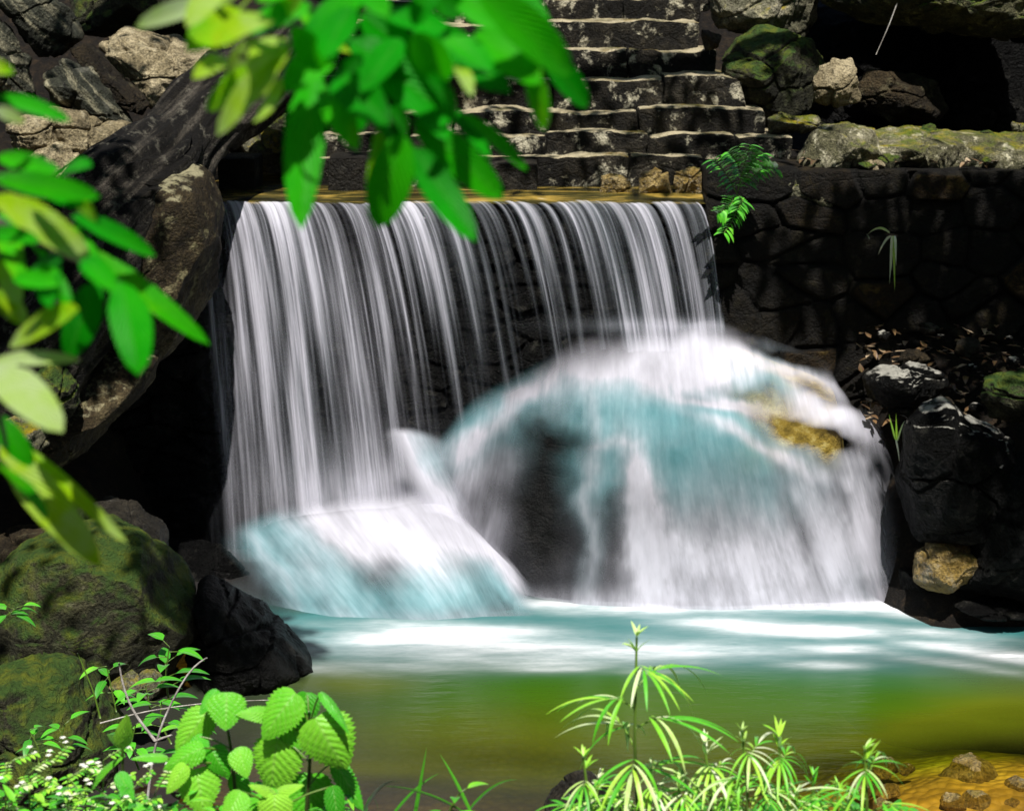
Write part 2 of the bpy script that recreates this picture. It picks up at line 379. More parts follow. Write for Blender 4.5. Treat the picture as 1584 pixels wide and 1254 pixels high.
def toothed(b, p0, d, nrmv, L, wd, tint=.5, curl=.3, teeth=13):
    """nettle leaf: ovate with sawn edge"""
    d = nrm(d); s = nrm(np.cross(d, nrmv)); nn = np.cross(s, d); n = teeth * 2; m = 5
    rows, uv = [], []
    for i in range(n + 1):
        t = i / n; wv = math.sin(math.pi * min(1, (t * .97 + .02) ** .62)) ** .75
        if i == n: wv = .02
        wv *= 1 + (.10 if i % 2 == 0 else -.06) * (0 < i < n)
        sh = (.35 * L / n if i % 2 == 0 else 0)
        base = p0 + d * (t * L) - nn * curl * L * (t - .15) ** 2 + nn * .03 * L
        r = []
        for k in range(2 * m + 1):
            q = (k - m) / m; off = q * wd / 2 * wv
            qu = .02 * L * math.sin((t * 8 - abs(q) * 6) * math.pi * 2 / 2) * (1 - abs(q)) * .7
            r.append(base + s * off + nn * (-.22 * abs(off) + .12 * wd * (1 - q * q) * .5 * wv + qu) + d * (sh * (abs(q) > .9) - abs(q) * .02 * L))
            uv.append((k / (2 * m), t))
        rows.append(r)
    b.grid(np.array(rows), uv=uv, tint=tint)
def curve_pts(pts, n=16):
    pts = np.array(pts, float); t = np.linspace(0, len(pts) - 1, n); k = np.arange(len(pts))
    L = np.stack([np.interp(t, k, pts[:, i]) for i in range(3)], -1)
    for _ in range(3): L[1:-1] = .25 * L[:-2] + .5 * L[1:-1] + .25 * L[2:]
    return L

# ------------------------------------------------------------------ the setting: ground, pool, channel
YL = 13.6
ZL = float(at_y(700, 315, YL)[2])          # the lip of the weir
def X(px, Y, py=500):
    return float(at_y(px, py, Y)[0])

def ground_z(x, y):
    z = np.full(x.shape, -.75)
    # near bank, kept under the picture's lower edge
    nb = itp(y, [(0, 3.2), (3, 2.9), (5.3, 2.0), (6.2, 1.1), (8.6, -.35), (9.4, -.75)])
    z = np.maximum(z, nb)
    # right bank: soil slope below the wall
    rx = sst(x, 2.2, 3.3)
    rb = itp(y, [(9, -.7), (11.4, -.3), (12.2, .25), (12.9, .95), (13.6, 1.75), (14, 1.8), (40, 1.8)])
    z = np.maximum(z, rx * (rb + .75) - .75)
    lx = 1 - sst(x, -3.4, -2.6)
    lb = itp(y, [(7, .3), (9, .1), (11, .5), (13.5, 1.0), (14, 1.2), (40, 1.4)])
    z = np.maximum(z, lx * (lb + .75) - .75)
    z = np.where((y > 13.7), np.maximum(z, 1.4), z)
    back = itp(y, [(13.8, 1.2), (16, 2.2), (18, 3.6), (21, 6.2), (30, 11), (45, 14)])
    z = np.maximum(z, np.where(y > 13.7, back - .6, -9))
    side = np.maximum(sst(np.abs(x), 5.6, 13) * 13, sst(-y, 1.5, 12) * 13) - .75  # unseen side and rear slopes, raised to block low sky light
    z = np.maximum(z, side)
    return z
gx, gy = np.meshgrid(np.linspace(-18, 18, 270), np.linspace(-15, 45, 420))
gz = ground_z(gx, gy) + (fbm(np.stack([gx, gy, gx * 0], -1) * 1.3, 3, 5) - .5) * .22
b = MB(); b.grid(np.stack([gx, gy, gz], -1)); tag(b.build('ground', M['soil']), kind='structure')

# pool bed with gold gravel, shallow at the right front
bm_, bt, bo = mk('gravel_bed')
_p = N(bt, "NewGeometry").outputs['Position']
_v = N(bt, "TexVoronoi", {'Vector': _p, 'Scale': 14.}, feature='F1')
_c = ramp(bt, noise(bt, _p, 1.1, 5, .6), [(.35, (.10, .07, .02)), (.5, (.40, .26, .03)), (.66, (.72, .52, .10))])
_c = mixc(bt, .35, _c, ramp(bt, math_(bt, 'MULTIPLY', _v.outputs['Distance'], 1.), [(.1, 1.), (.75, .25)]), 'MULTIPLY')
_b = N(bt, "Bump", {'Strength': .7, 'Distance': .05, 'Height': math_(bt, 'SUBTRACT', 1., _v.outputs['Distance'])})
_s = N(bt, "BsdfPrincipled", {'Base Color': _c, 'Roughness': .7, 'Normal': _b}); bt.links.new(_s.outputs[0], bo.inputs[0])
px_, py_ = np.meshgrid(np.linspace(-4.2, 5.2, 190), np.linspace(8.2, 13.55, 110))
qx, qy = proj(np.stack([px_, py_, px_ * 0], -1))
dep = -.66 + .54 * sst(qx, 1000, 1500) * sst(qy, 960, 1210) + .07 * sst(qy, 1080, 1240)
dep = dep + (fbm(np.stack([px_, py_, px_ * 0], -1) * 2.2, 8, 4) - .5) * .12
b = MB(); b.grid(np.stack([px_, py_, dep], -1)); tag(b.build('pool_bed', bm_), kind='structure')

def G(px, py, cx, cy, a, bb, ang=0., amp=1., p=1.):
    c, s = math.cos(math.radians(ang)), math.sin(math.radians(ang)); dx, dy = px - cx, py - cy
    u, v = (dx * c + dy * s) / a, (-dx * s + dy * c) / bb
    return amp * np.exp(-.5 * (u * u + v * v) ** p)
def GS(px, py, L): return sum(G(px, py, *l) for l in L)

# pool surface
pm, pt, po = mk('pool_water')
_p = N(pt, "NewGeometry").outputs['Position']
fo, te, gr, mu = attr(pt, 'foam'), attr(pt, 'teal'), attr(pt, 'green'), attr(pt, 'murk')
s1 = noise(pt, mapped(pt, _p, (1.6, 9, 1)), 1.4, 4, .6); s2 = noise(pt, mapped(pt, _p, (9, 40, 1)), 1., 3, .7)
st = math_(pt, 'ADD', math_(pt, 'MULTIPLY', s1, 1.3), math_(pt, 'MULTIPLY', s2, .7))
body = mixc(pt, gr, (.036, .032, .032), (.022, .088, .003))
body = mixc(pt, attr(pt, 'olive'), body, (.11, .12, .005))
body = mixc(pt, te, body, (.025, .135, .135))
f = math_(pt, 'MULTIPLY', fo, math_(pt, 'ADD', math_(pt, 'MULTIPLY', math_(pt, 'SUBTRACT', st, 1.), 1.1), 1.), True)
body = mixc(pt, f, body, (.88, .88, .93))
mm = math_(pt, 'MAXIMUM', math_(pt, 'MAXIMUM', mu, te), f)
tra = N(pt, "BsdfTransparent", {0: mixc(pt, gr, (.85, .76, .5), (.5, .72, .12))})
dif = N(pt, "BsdfDiffuse", {0: body})
a = N(pt, "MixShader", {0: math_(pt, 'MINIMUM', mm, 1.), 1: tra, 2: dif})
bmp = N(pt, "Bump", {'Strength': .25, 'Distance': .02, 'Height': noise(pt, mapped(pt, _p, (2.2, 9, 1)), 1.5, 3)})
gl = N(pt, "BsdfGlossy", {0: (1, 1, 1, 1), 'Roughness': .16, 'Normal': bmp})
fr = N(pt, "Fresnel", {'IOR': 1.33, 'Normal': bmp})
a = N(pt, "MixShader", {0: math_(pt, 'MULTIPLY', fr.outputs[0], .9), 1: a, 2: gl}); pt.links.new(a.outputs[0], po.inputs[0])
px_, py_ = np.meshgrid(np.linspace(-4.0, 5.0, 330), np.linspace(8.3, 13.5, 230))
Pw = np.stack([px_, py_, px_ * 0], -1); qx, qy = proj(Pw)
wq = 60 * (fbm(np.stack([px_ * .9, py_ * 2.4, px_ * 0], -1), 14, 4) - .5); ox, oy = qx, qy
qx, qy = qx + wq * 1.5, qy + wq * .35
foam = GS(qx, qy, [(1230, 934, 220, 9, 0, .9), (960, 943, 100, 7, 2, .45), (690, 978, 105, 10, 1, .85), (620, 992, 60, 9, 0, .5), (820, 996, 110, 7, 3, .4), (740, 1014, 130, 7, 2, .24),
    (1180, 972, 70, 6, 2, .95), (1290, 976, 45, 5, 0, .5), (1470, 982, 60, 6, 5, .5), (1450, 998, 100, 5, 9, .5), (1060, 1003, 70, 5, 1, .4), (1290, 1002, 36, 4, 0, .45), (1268, 1027, 42, 4, 0, .35), (1470, 950, 70, 7, 2, .5), (960, 1012, 120, 8, 0, .26), (1560, 1010, 60, 7, 8, .35),
    (480, 1035, 60, 5, 5, .15), (860, 1030, 60, 4, 0, .2), (1020, 1040, 50, 3.5, 0, .16), (700, 1010, 260, 16, 2, .13), (1200, 1000, 260, 16, 2, .12), (560, 1030, 110, 6, 0, .12), (1480, 1026, 80, 5, 8, .2)])
foam *= .2 + 1.6 * fbm(np.stack([px_ * 1.4, py_ * 6, px_ * 0], -1), 4, 5)
teal = np.clip(GS(qx, qy, [(1150, 962, 340, 28, 0, .85), (900, 965, 250, 27, 0, .7), (520, 985, 75, 24, 4, .7), (1450, 975, 130, 27, 6, .6), (1250, 1010, 260, 20, 0, .4), (620, 955, 200, 22, 0, .5), (800, 1020, 360, 20, 0, .22), (1300, 1030, 300, 20, 3, .2), (1530, 960, 60, 14, 0, .5)]), 0, 1)
green = np.clip(GS(qx, qy, [(980, 1085, 360, 60, 2, .75), (1430, 1100, 250, 40, -5, 1.2), (1100, 1050, 300, 22, 0, .35), (780, 1130, 230, 50, 0, .30), (1150, 1150, 160, 40, 0, .4)]), 0, 1)
olive = .8 * np.clip(GS(qx, qy, [(800, 1160, 190, 34, 3, .8), (550, 1055, 70, 14, 2, .6), (1030, 1120, 220, 40, 0, .4), (1560, 1110, 120, 50, -8, 1.2), (1420, 1145, 160, 20, -6, 1.1), (1250, 1185, 170, 34, 0, .7), (1500, 1040, 120, 14, 6, .3), (560, 1190, 100, 12, 2, .4)]), 0, 1)
murk = np.clip(.62 + GS(qx, qy, [(1050, 1060, 380, 45, 3, .35), (560, 1110, 170, 60, 4, .25), (1300, 1060, 200, 28, 5, .25), (700, 1040, 260, 25, 0, .25)])
    - GS(qx, qy, [(1480, 1205, 270, 52, -6, .8), (780, 1170, 150, 20, 4, .3)]) + .2 * (fbm(Pw * V(1, 3, 1) * 1.5, 2, 4) - .5), .02, .95)
b = MB(); b.grid(Pw, foam=foam.ravel(), teal=teal.ravel(), green=green.ravel(), olive=olive.ravel(), murk=murk.ravel())
tag(b.build('pool_water', pm), kind='structure')

# channel above the weir: gold water running to the lip
cm, ct, co = mk('channel_water')
_p = N(ct, "NewGeometry").outputs['Position']
_n = noise(ct, mapped(ct, _p, (1.2, 7, 1)), 1.3, 4, .6, .5)
_c = ramp(ct, _n, [(.36, (.008, .007, .002)), (.5, (.05, .042, .010)), (.64, (.30, .20, .04)), (.76, (.5, .44, .30))])
_s = N(ct, "BsdfPrincipled", {'Base Color': _c, 'Roughness': .22, 'Normal': N(ct, "Bump", {'Strength': .5, 'Distance': .06, 'Height': _n})})
ct.links.new(_s.outputs[0], co.inputs[0])
x0, x1 = X(285, YL, 315), X(1082, YL, 315)
cx_, cy_ = np.meshgrid(np.linspace(x0, x1 + .1, 130), np.linspace(YL - .01, 16.2, 60))
cz_ = ZL + .0 + .03 * (fbm(np.stack([cx_ * 1.5, cy_ * 4, cx_ * 0], -1), 5, 3) - .5) * sst(cy_, YL, YL + .2) + .05 * sst(cy_, YL, YL + .25)
b = MB(); b.grid(np.stack([cx_, cy_, cz_], -1)); tag(b.build('channel_water', cm), kind='structure')

# ------------------------------------------------------------------ masonry: weir, retaining wall, stair
def stone_wall(name, label, xa, xb, z0, z1, Y, thick, mat, sx, sz, seed, amp=.07):
    nu, nv = int((xb - xa) / .018), int((z1 - z0) / .018)
    xx, zz = np.meshgrid(np.linspace(xa, xb, nu), np.linspace(z0, z1, nv))
    wx = xx + .15 * (fbm(np.stack([xx, zz, xx * 0], -1) * 2, seed, 3) - .5); wz = zz + .15 * (fbm(np.stack([xx, zz, xx * 0 + 5], -1) * 2, seed, 3) - .5)
    f1, f2 = worley(wx / sx, wz / sz, seed)
    P3 = np.stack([xx, zz, xx * 0], -1)
    tone = worley_tone(wx / sx, wz / sz, seed) * sst(f2 - f1, .02, .12)
    d = amp * (.4 + 1.2 * worley_tone(wx / sx, wz / sz, seed + 0)) * sst(f2 - f1, .0, .14) + amp * .9 * (fbm(P3 * 2.3, seed + 1, 5) - .5) + .02 * (fbm(P3 * 16, seed + 2, 3) - .5)
    W = np.stack([xx, Y - d, zz + .05 * (fbm(P3 * V(3, 0, 0), seed + 4, 3) - .5) * sst(zz, z1 - .2, z1)], -1)
    back = W.copy(); back[..., 1] = Y + thick
    top = np.concatenate([W, back[-1:]], 0); top = np.concatenate([back[:1], top], 0)
    l = top[:, :1].copy(); l[..., 1] = Y + thick; r = top[:, -1:].copy(); r[..., 1] = Y + thick
    tn = np.pad(tone, ((1, 1), (1, 1)), mode='edge')
    b = MB(); b.grid(np.concatenate([l, top, r], 1), tone=tn.ravel()); b.grid(back[:, ::-1][[0, -1]][:, [0, -1]])
    return tag(b.build(name, mat), label, 'wall')
stone_wall('weir_wall', 'dark wet stone weir wall behind the falling water curtain', -5.2, X(1100, YL, 315), -.9, ZL - .05, YL + .06, .5, M['wetdark'], .42, .2, 11, .06)
ZW = float(at_y(1300, 264, YL)[2])
stone_wall('retaining_wall', 'shaded stone retaining wall under the mossy ledge at right', X(1092, YL, 315), 6.2, .6, ZW, YL - .02, .9, M['wall'], .46, .3, 23, .05)

st_rows = [(301, 249), (246, 209), (206, 173), (168, 122), (118, 77), (74, 38), (35, 3), (-1, -40), (-44, -85)]
st_x = [(470, 1162), (440, 1228), (440, 1186), (440, 1152), (440, 1112), (430, 1084), (430, 1084), (430, 1100), (430, 1100)]
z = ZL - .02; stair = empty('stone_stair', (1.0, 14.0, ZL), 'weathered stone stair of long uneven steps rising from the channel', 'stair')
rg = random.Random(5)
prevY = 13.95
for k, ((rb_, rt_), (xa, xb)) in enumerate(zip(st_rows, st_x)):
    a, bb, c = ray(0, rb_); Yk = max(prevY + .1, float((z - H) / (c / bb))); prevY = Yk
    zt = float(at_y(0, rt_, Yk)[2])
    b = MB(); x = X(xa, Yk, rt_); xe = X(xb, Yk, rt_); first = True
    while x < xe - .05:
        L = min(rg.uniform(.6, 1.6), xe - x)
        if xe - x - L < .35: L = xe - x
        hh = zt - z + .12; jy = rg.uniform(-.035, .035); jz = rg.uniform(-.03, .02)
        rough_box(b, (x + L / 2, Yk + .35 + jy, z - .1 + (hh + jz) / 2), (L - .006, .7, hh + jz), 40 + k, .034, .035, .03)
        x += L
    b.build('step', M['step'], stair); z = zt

blk = [(338, 396, 245, 301, 13.98, 'leftmost dark square stepping stone standing in the channel beside the boulder'),
       (508, 590, 243, 299, 14.0, 'dark square stepping stone in the channel behind the hanging leaves'),
       (752, 831, 252, 302, 13.95, 'rightmost dark square stepping stone in the channel before the stair')]
for i, (xa, xb, ya, yb, Y, lab) in enumerate(blk):
    A, B = at_y(xa, yb, Y), at_y(xb, ya, Y); b = MB()
    rough_box(b, ((A[0] + B[0]) / 2, Y + .22, (A[2] + B[2]) / 2 - .06), (B[0] - A[0], .44, B[2] - A[2] + .12), 90 + i, .012, .05, .03)
    tag(b.build('stepping_stone', M['dark']), lab, 'stepping stone', 'stepping stones across the channel')

# ------------------------------------------------------------------ rocks
RK = [
 # name, label, outline, Y, depth, mat, kw
 ('boulder', 'huge dark brown boulder hanging over the left edge of the waterfall', [(165, 262), (250, 235), (318, 262), (338, 320), (340, 400), (330, 450), (292, 510), (262, 545), (200, 570), (120, 560), (90, 470), (110, 340)], 12.5, .75, 'warm', dict(seed=21, amp=.05, cuts=1, crack=.25, fine=.6)),
 ('boulder', 'mossy brown overhanging boulder below the huge dark one at left', [(-60, 520), (60, 500), (180, 510), (262, 540), (240, 600), (185, 640), (140, 690), (98, 728), (20, 735), (-60, 720)], 12.1, .8, 'warm', dict(seed=33, amp=.07, cuts=2, crack=.4, fine=.7)),
 ('boulder', 'small moss topped rock wedged between the overhanging boulders at left', [(55, 580), (85, 560), (115, 590), (122, 630), (95, 655), (60, 645)], 11.3, .2, 'mossy', dict(seed=34, amp=.1)),
 ('boulder', 'small tan mossy rock under the pale leaf at the left edge', [(-20, 655), (20, 645), (65, 660), (78, 685), (40, 715), (-20, 715)], 11.3, .2, 'mossgold', dict(seed=36, amp=.1)),
 ('boulder', 'large rounded green mossy boulder at the left bank', [(-60, 900), (0, 865), (80, 830), (150, 815), (215, 818), (262, 860), (296, 920), (308, 985), (290, 1040), (200, 1070), (60, 1075), (-60, 1060)], 10.9, .75, 'mossy', dict(seed=41, amp=.045, cuts=1, crack=.2, fine=.6)),
 ('boulder', 'dark rock behind the top of the green mossy boulder', [(95, 810), (130, 780), (190, 785), (250, 820), (262, 870), (200, 890), (110, 870)], 11.5, .5, 'dark', dict(seed=43, amp=.09)),
 ('boulder', 'brown oval rock tucked behind the mossy boulder at the left edge', [(-30, 850), (10, 822), (70, 820), (100, 845), (85, 870), (20, 895), (-30, 900)], 11.45, .4, 'brown', dict(seed=44, amp=.05)),
 ('boulder', 'black wedge shaped rock sloping down into the pool', [(288, 1068), (290, 960), (300, 903), (318, 893), (345, 906), (380, 933), (430, 972), (470, 1006), (502, 1042), (480, 1058), (400, 1075)], 11.15, .5, 'wetdark', dict(seed=45, amp=.02, fine=.5, cuts=0, power=.95)),
 ('boulder', 'dark low rock under the seedlings at lower left', [(-60, 1040), (20, 1030), (100, 1040), (150, 1090), (178, 1160), (170, 1230), (60, 1270), (-60, 1270)], 9.6, .7, 'mossy', dict(seed=47, amp=.08, cuts=5)),
 ('boulder', 'small sunlit yellow rock among herbs in front of the black wedge', [(165, 1055), (200, 1040), (240, 1038), (255, 1060), (235, 1080), (180, 1078)], 9.9, .15, 'mossgold', dict(seed=48, amp=.08)),
 # upper left rock face
 ('rock_slab', 'brown slanting rock slab in the top left corner', [(-60, -60), (60, -40), (110, 20), (130, 65), (105, 85), (75, 95), (40, 60), (-10, -10)], 13.6, .35, 'slab', dict(seed=51, amp=.08, strata=.12)),
 ('rock_slab', 'dark leaning slab at the left edge behind the leaves', [(-60, 20), (0, 30), (40, 90), (52, 150), (40, 165), (-60, 150)], 13.3, .35, 'slab', dict(seed=52, amp=.08, strata=.1)),
 ('rock_slab', 'dark green layered slab with pale streaks slanting to the tree trunk', [(60, 110), (95, 88), (140, 100), (185, 150), (212, 195), (190, 205), (130, 180), (80, 165)], 13.3, .35, 'slab', dict(seed=53, amp=.06, strata=.2)),
 ('rock_slab', 'narrow brown slab edge between layered slab and pale rock', [(105, 75), (135, 66), (180, 115), (235, 165), (225, 185), (195, 175), (150, 115)], 13.5, .3, 'brown', dict(seed=54, amp=.06, strata=.12)),
 ('boulder', 'pale sandy boulder lit by the sun at the top left', [(150, 70), (200, 45), (260, 50), (320, 75), (345, 130), (300, 175), (235, 170), (190, 130)], 14.3, .5, 'pale', dict(seed=55, amp=.1)),
 ('boulder', 'dark mossy boulder behind the pale sandy one', [(90, -80), (200, -90), (330, -70), (360, 20), (300, 70), (200, 60), (120, 60)], 15.2, .7, 'mossy', dict(seed=56, amp=.12)),
 ('boulder', 'tan rock under the layered slab left of the tree trunk', [(75, 165), (130, 165), (200, 195), (205, 230), (160, 260), (110, 250), (75, 215)], 13.1, .35, 'pale', dict(seed=57, amp=.12)),
 ('boulder', 'tan rounded rock at the left edge between two leaves', [(10, 195), (40, 180), (85, 185), (90, 225), (60, 245), (15, 240)], 12.9, .25, 'pale', dict(seed=58, amp=.12)),
 ('boulder', 'grey pointed rock just above the left leaves', [(55, 225), (85, 215), (150, 255), (150, 300), (60, 300), (20, 260)], 12.75, .25, 'pale', dict(seed=59, amp=.1)),
 ('boulder', 'pale green rock behind the hanging leaves by the channel', [(365, 215), (400, 195), (440, 205), (470, 240), (455, 268), (390, 262)], 14.9, .3, 'mossgold', dict(seed=60, amp=.12)),
 ('boulder', 'dark rock mass behind the tree trunk and leaves', [(300, 60), (420, 40), (520, 90), (540, 200), (480, 250), (380, 250), (320, 200)], 16., .7, 'mossy', dict(seed=61, amp=.12)),
 # upper right
 ('boulder', 'mossy green tilted boulder at the right end of the stair', [(1108, 90), (1140, 55), (1175, 38), (1215, 45), (1262, 60), (1285, 110), (1262, 175), (1200, 205), (1150, 180), (1112, 120)], 15.1, .5, 'mossy', dict(seed=71, amp=.08, cuts=4, tilt=.2)),
 ('boulder', 'small brown triangular stone beside the stair top', [(1085, 45), (1118, 55), (1112, 72), (1090, 80)], 14.9, .15, 'brown', dict(seed=72, amp=.06)),
 ('boulder', 'mossy rock above the tilted green boulder', [(1080, -60), (1180, -70), (1262, -50), (1262, 30), (1240, 60), (1160, 50), (1105, 45)], 15.8, .5, 'mossgold', dict(seed=73, amp=.14)),
 ('boulder', 'dark rock bank rising behind the mossy overhang beyond the top edge', [(1200, -260), (1400, -300), (1750, -300), (1750, -20), (1400, -10), (1220, -30)], 16.9, .8, 'mossy', dict(seed=95, amp=.12)),
 ('boulder', 'pale lit stones set in the wall top beside the small shrub', [(1178, 285), (1190, 268), (1250, 266), (1320, 268), (1335, 290), (1300, 318), (1270, 330), (1240, 312), (1200, 310)], 13.62, .14, 'mossgold', dict(seed=96, amp=.14, power=.6)),
 ('boulder', 'flat capping stone at the wall corner between stair and ledge', [(1088, 300), (1092, 264), (1130, 254), (1190, 250), (1236, 256), (1238, 270), (1180, 290), (1120, 305)], 13.9, .3, 'brown', dict(seed=97, amp=.08, power=.6)),
 ('boulder', 'upright pale cleft stone under the mossy overhang', [(1258, 120), (1266, 100), (1290, 88), (1318, 90), (1332, 130), (1330, 160), (1290, 166), (1260, 158)], 14.75, .2, 'pale', dict(seed=74, amp=.1, cuts=7)),
 ('boulder', 'dull brown block in the shade of the mossy overhang', [(1325, 130), (1345, 105), (1400, 110), (1450, 125), (1470, 170), (1440, 195), (1370, 192), (1332, 172)], 15.2, .3, 'brown', dict(seed=75, amp=.07)),
 ('overhanging_rock', 'long green mossy overhanging rock in the top right corner', [(1255, -30), (1330, -48), (1450, -50), (1700, -60), (1700, 48), (1584, 54), (1500, 56), (1400, 44), (1330, 30), (1272, 4)], 15.6, 1.0, 'overmoss', dict(seed=76, amp=.16, res=(260, 130), cuts=0, power=.6)),
 ('rock_ledge', 'pale wavy layered rock ledge where the stair meets the wall top', [(1226, 262), (1236, 226), (1262, 200), (1310, 190), (1350, 200), (1372, 235), (1360, 266), (1290, 268)], 14.0, .5, 'ledge', dict(seed=77, amp=.06, strata=.12, power=.5, crack=.5)),
 ('rock_ledge', 'mossy rock ledge in the middle above the retaining wall', [(1315, 268), (1322, 208), (1390, 198), (1450, 202), (1500, 206), (1505, 268), (1400, 270)], 14.12, .6, 'ledge', dict(seed=177, amp=.06, strata=.10, power=.5, crack=.5)),
 ('rock_ledge', 'sunlit yellow mossy ledge running out at the right edge', [(1440, 268), (1448, 212), (1520, 206), (1600, 208), (1700, 214), (1700, 270), (1560, 268)], 14.1, .6, 'ledge', dict(seed=178, amp=.07, strata=.08, power=.5, crack=.5)),
 ('boulder', 'ochre upright stone at the foot of the stair nearest the wall', [(1042, 304), (1044, 268), (1062, 258), (1084, 260), (1090, 304)], 13.9, .12, 'ochre', dict(seed=179, amp=.1, power=.6)),
 ('boulder', 'ochre stained stone standing on the lowest stair course by the lip', [(984, 303), (990, 266), (1012, 260), (1034, 266), (1040, 303)], 13.9, .12, 'ochre', dict(seed=180, amp=.1, power=.6)),
 ('boulder', 'small golden stone in the channel against the lowest step', [(925, 303), (930, 274), (952, 266), (975, 276), (980, 303)], 13.92, .1, 'ochre', dict(seed=181, amp=.1, power=.6)),
 ('boulder', 'mossy stone between the stair end and the rock ledge', [(1185, 182), (1205, 172), (1235, 182), (1262, 178), (1280, 195), (1240, 208), (1190, 207)], 14.5, .2, 'mossgold', dict(seed=78, amp=.1)),
 ('cliff', 'dark back wall of the hollow under the mossy overhang', [(1230, 0), (1700, -20), (1700, 240), (1230, 230)], 17.4, .9, 'wetdark', dict(seed=79, amp=.06, power=.5)),
 # right bank
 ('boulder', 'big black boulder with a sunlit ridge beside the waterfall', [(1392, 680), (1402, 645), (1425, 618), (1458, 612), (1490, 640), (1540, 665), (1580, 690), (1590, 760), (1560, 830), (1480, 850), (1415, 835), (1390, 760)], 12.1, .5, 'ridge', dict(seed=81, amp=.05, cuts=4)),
 ('boulder', 'tall black wet boulder at the right edge of the pool', [(1488, 915), (1505, 860), (1518, 800), (1542, 740), (1582, 690), (1680, 640), (1700, 930), (1600, 938), (1530, 930)], 11.9, .45, 'wetdark', dict(seed=82, amp=.06, cuts=5)),
 ('boulder', 'green mossy rock at the right edge under the leaf litter', [(1512, 620), (1525, 592), (1560, 580), (1640, 575), (1660, 640), (1590, 652), (1530, 645)], 12.5, .35, 'mossy', dict(seed=83, amp=.08)),
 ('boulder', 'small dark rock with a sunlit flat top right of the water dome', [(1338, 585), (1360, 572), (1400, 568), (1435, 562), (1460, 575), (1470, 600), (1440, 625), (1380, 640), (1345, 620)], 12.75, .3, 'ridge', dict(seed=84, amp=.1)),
 ('boulder', 'fist sized rock on the soil above the small dark rock', [(1388, 555), (1400, 538), (1425, 538), (1438, 555), (1415, 565)], 12.95, .1, 'brown', dict(seed=85, amp=.1)),
 ('boulder', 'wet golden rock in a gap between the black boulders', [(1408, 898), (1414, 858), (1440, 841), (1485, 838), (1515, 845), (1515, 885), (1475, 908), (1428, 910)], 12.0, .3, 'ochre', dict(seed=86, amp=.08)),
 ('boulder', 'small black rock under the narrow blue chute between the cascades', [(652, 715), (668, 705), (700, 715), (735, 790), (720, 850), (670, 830), (655, 780)], 13.3, .2, 'wetdark', dict(seed=90, amp=.05)),
 ('boulder', 'low black wet rock at the right foot of the water dome', [(1388, 918), (1392, 880), (1425, 888), (1470, 900), (1490, 918), (1430, 928)], 12.3, .2, 'wetdark', dict(seed=98, amp=.07)),
 ('boulder', 'black rock in the dark hollow left of the lower cascade', [(190, 985), (200, 880), (260, 838), (340, 842), (385, 880), (425, 950), (440, 995), (300, 1000)], 12.95, .3, 'wetdark', dict(seed=99, amp=.06)),
 ('boulder', 'flat black rock just breaking the water surface at right', [(1470, 938), (1495, 931), (1540, 932), (1600, 938), (1600, 952), (1510, 949)], 11.9, .2, 'wetdark', dict(seed=87, amp=.05, cuts=0)),
 ('boulder', 'small golden stone lying in the shallows at lower right', [(1455, 1205), (1480, 1182), (1515, 1177), (1545, 1195), (1552, 1218), (1500, 1235), (1462, 1228)], 9.75, .22, 'ochre', dict(seed=88, amp=.08)),
 ('boulder', 'dark rock among the mugwort plants at the bottom', [(840, 1250), (860, 1225), (910, 1212), (960, 1225), (980, 1260), (900, 1290), (845, 1290)], 8.6, .3, 'dark', dict(seed=89, amp=.1)),
]
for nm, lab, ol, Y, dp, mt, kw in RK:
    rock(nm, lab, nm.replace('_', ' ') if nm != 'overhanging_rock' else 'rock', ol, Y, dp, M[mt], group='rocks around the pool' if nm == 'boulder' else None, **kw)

rg = random.Random(18)
for i in range(12):
    x, y = rg.uniform(1330, 1600), rg.uniform(1165, 1250); r_ = rg.uniform(10, 26); zz = at_z(x, y, -.04)
    rock('pebble', 'small golden pebble lying under the shallow water at lower right', 'pebble', [(x + r_ * rg.uniform(.8, 1.2) * math.cos(q), y + r_ * .6 * rg.uniform(.8, 1.1) * math.sin(q)) for q in np.linspace(0, 2 * math.pi, 9, endpoint=False)], float(zz[1]), r_ / 260, M['ochre'], group='pebbles in the golden shallows', seed=400 + i, amp=.08, res=(48, 30), crack=0, cuts=1)
rg = random.Random(8)
for i in range(34):
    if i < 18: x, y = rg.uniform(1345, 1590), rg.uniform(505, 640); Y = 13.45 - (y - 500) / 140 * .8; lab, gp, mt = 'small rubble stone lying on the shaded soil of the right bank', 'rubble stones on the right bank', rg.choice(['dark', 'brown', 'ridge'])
    else: x, y = rg.uniform(1235, 1580), rg.uniform(188, 258); Y = 14.6 - (y - 188) / 70 * 1.0; lab, gp, mt = 'small pale stone lying on the mossy ledge above the retaining wall', 'loose stones on the ledge', rg.choice(['mossgold', 'pale', 'mossy'])
    r_ = rg.uniform(7, 20); n_ = 9; k = rg.uniform(.5, .8)
    rock('rubble_stone', lab, 'stone', [(x + r_ * rg.uniform(.7, 1.2) * math.cos(q), y + r_ * k * rg.uniform(.7, 1.2) * math.sin(q)) for q in np.linspace(0, 2 * math.pi, n_, endpoint=False)], Y, r_ / 200, M[mt], group=gp, seed=300 + i, amp=.12, res=(48, 30))

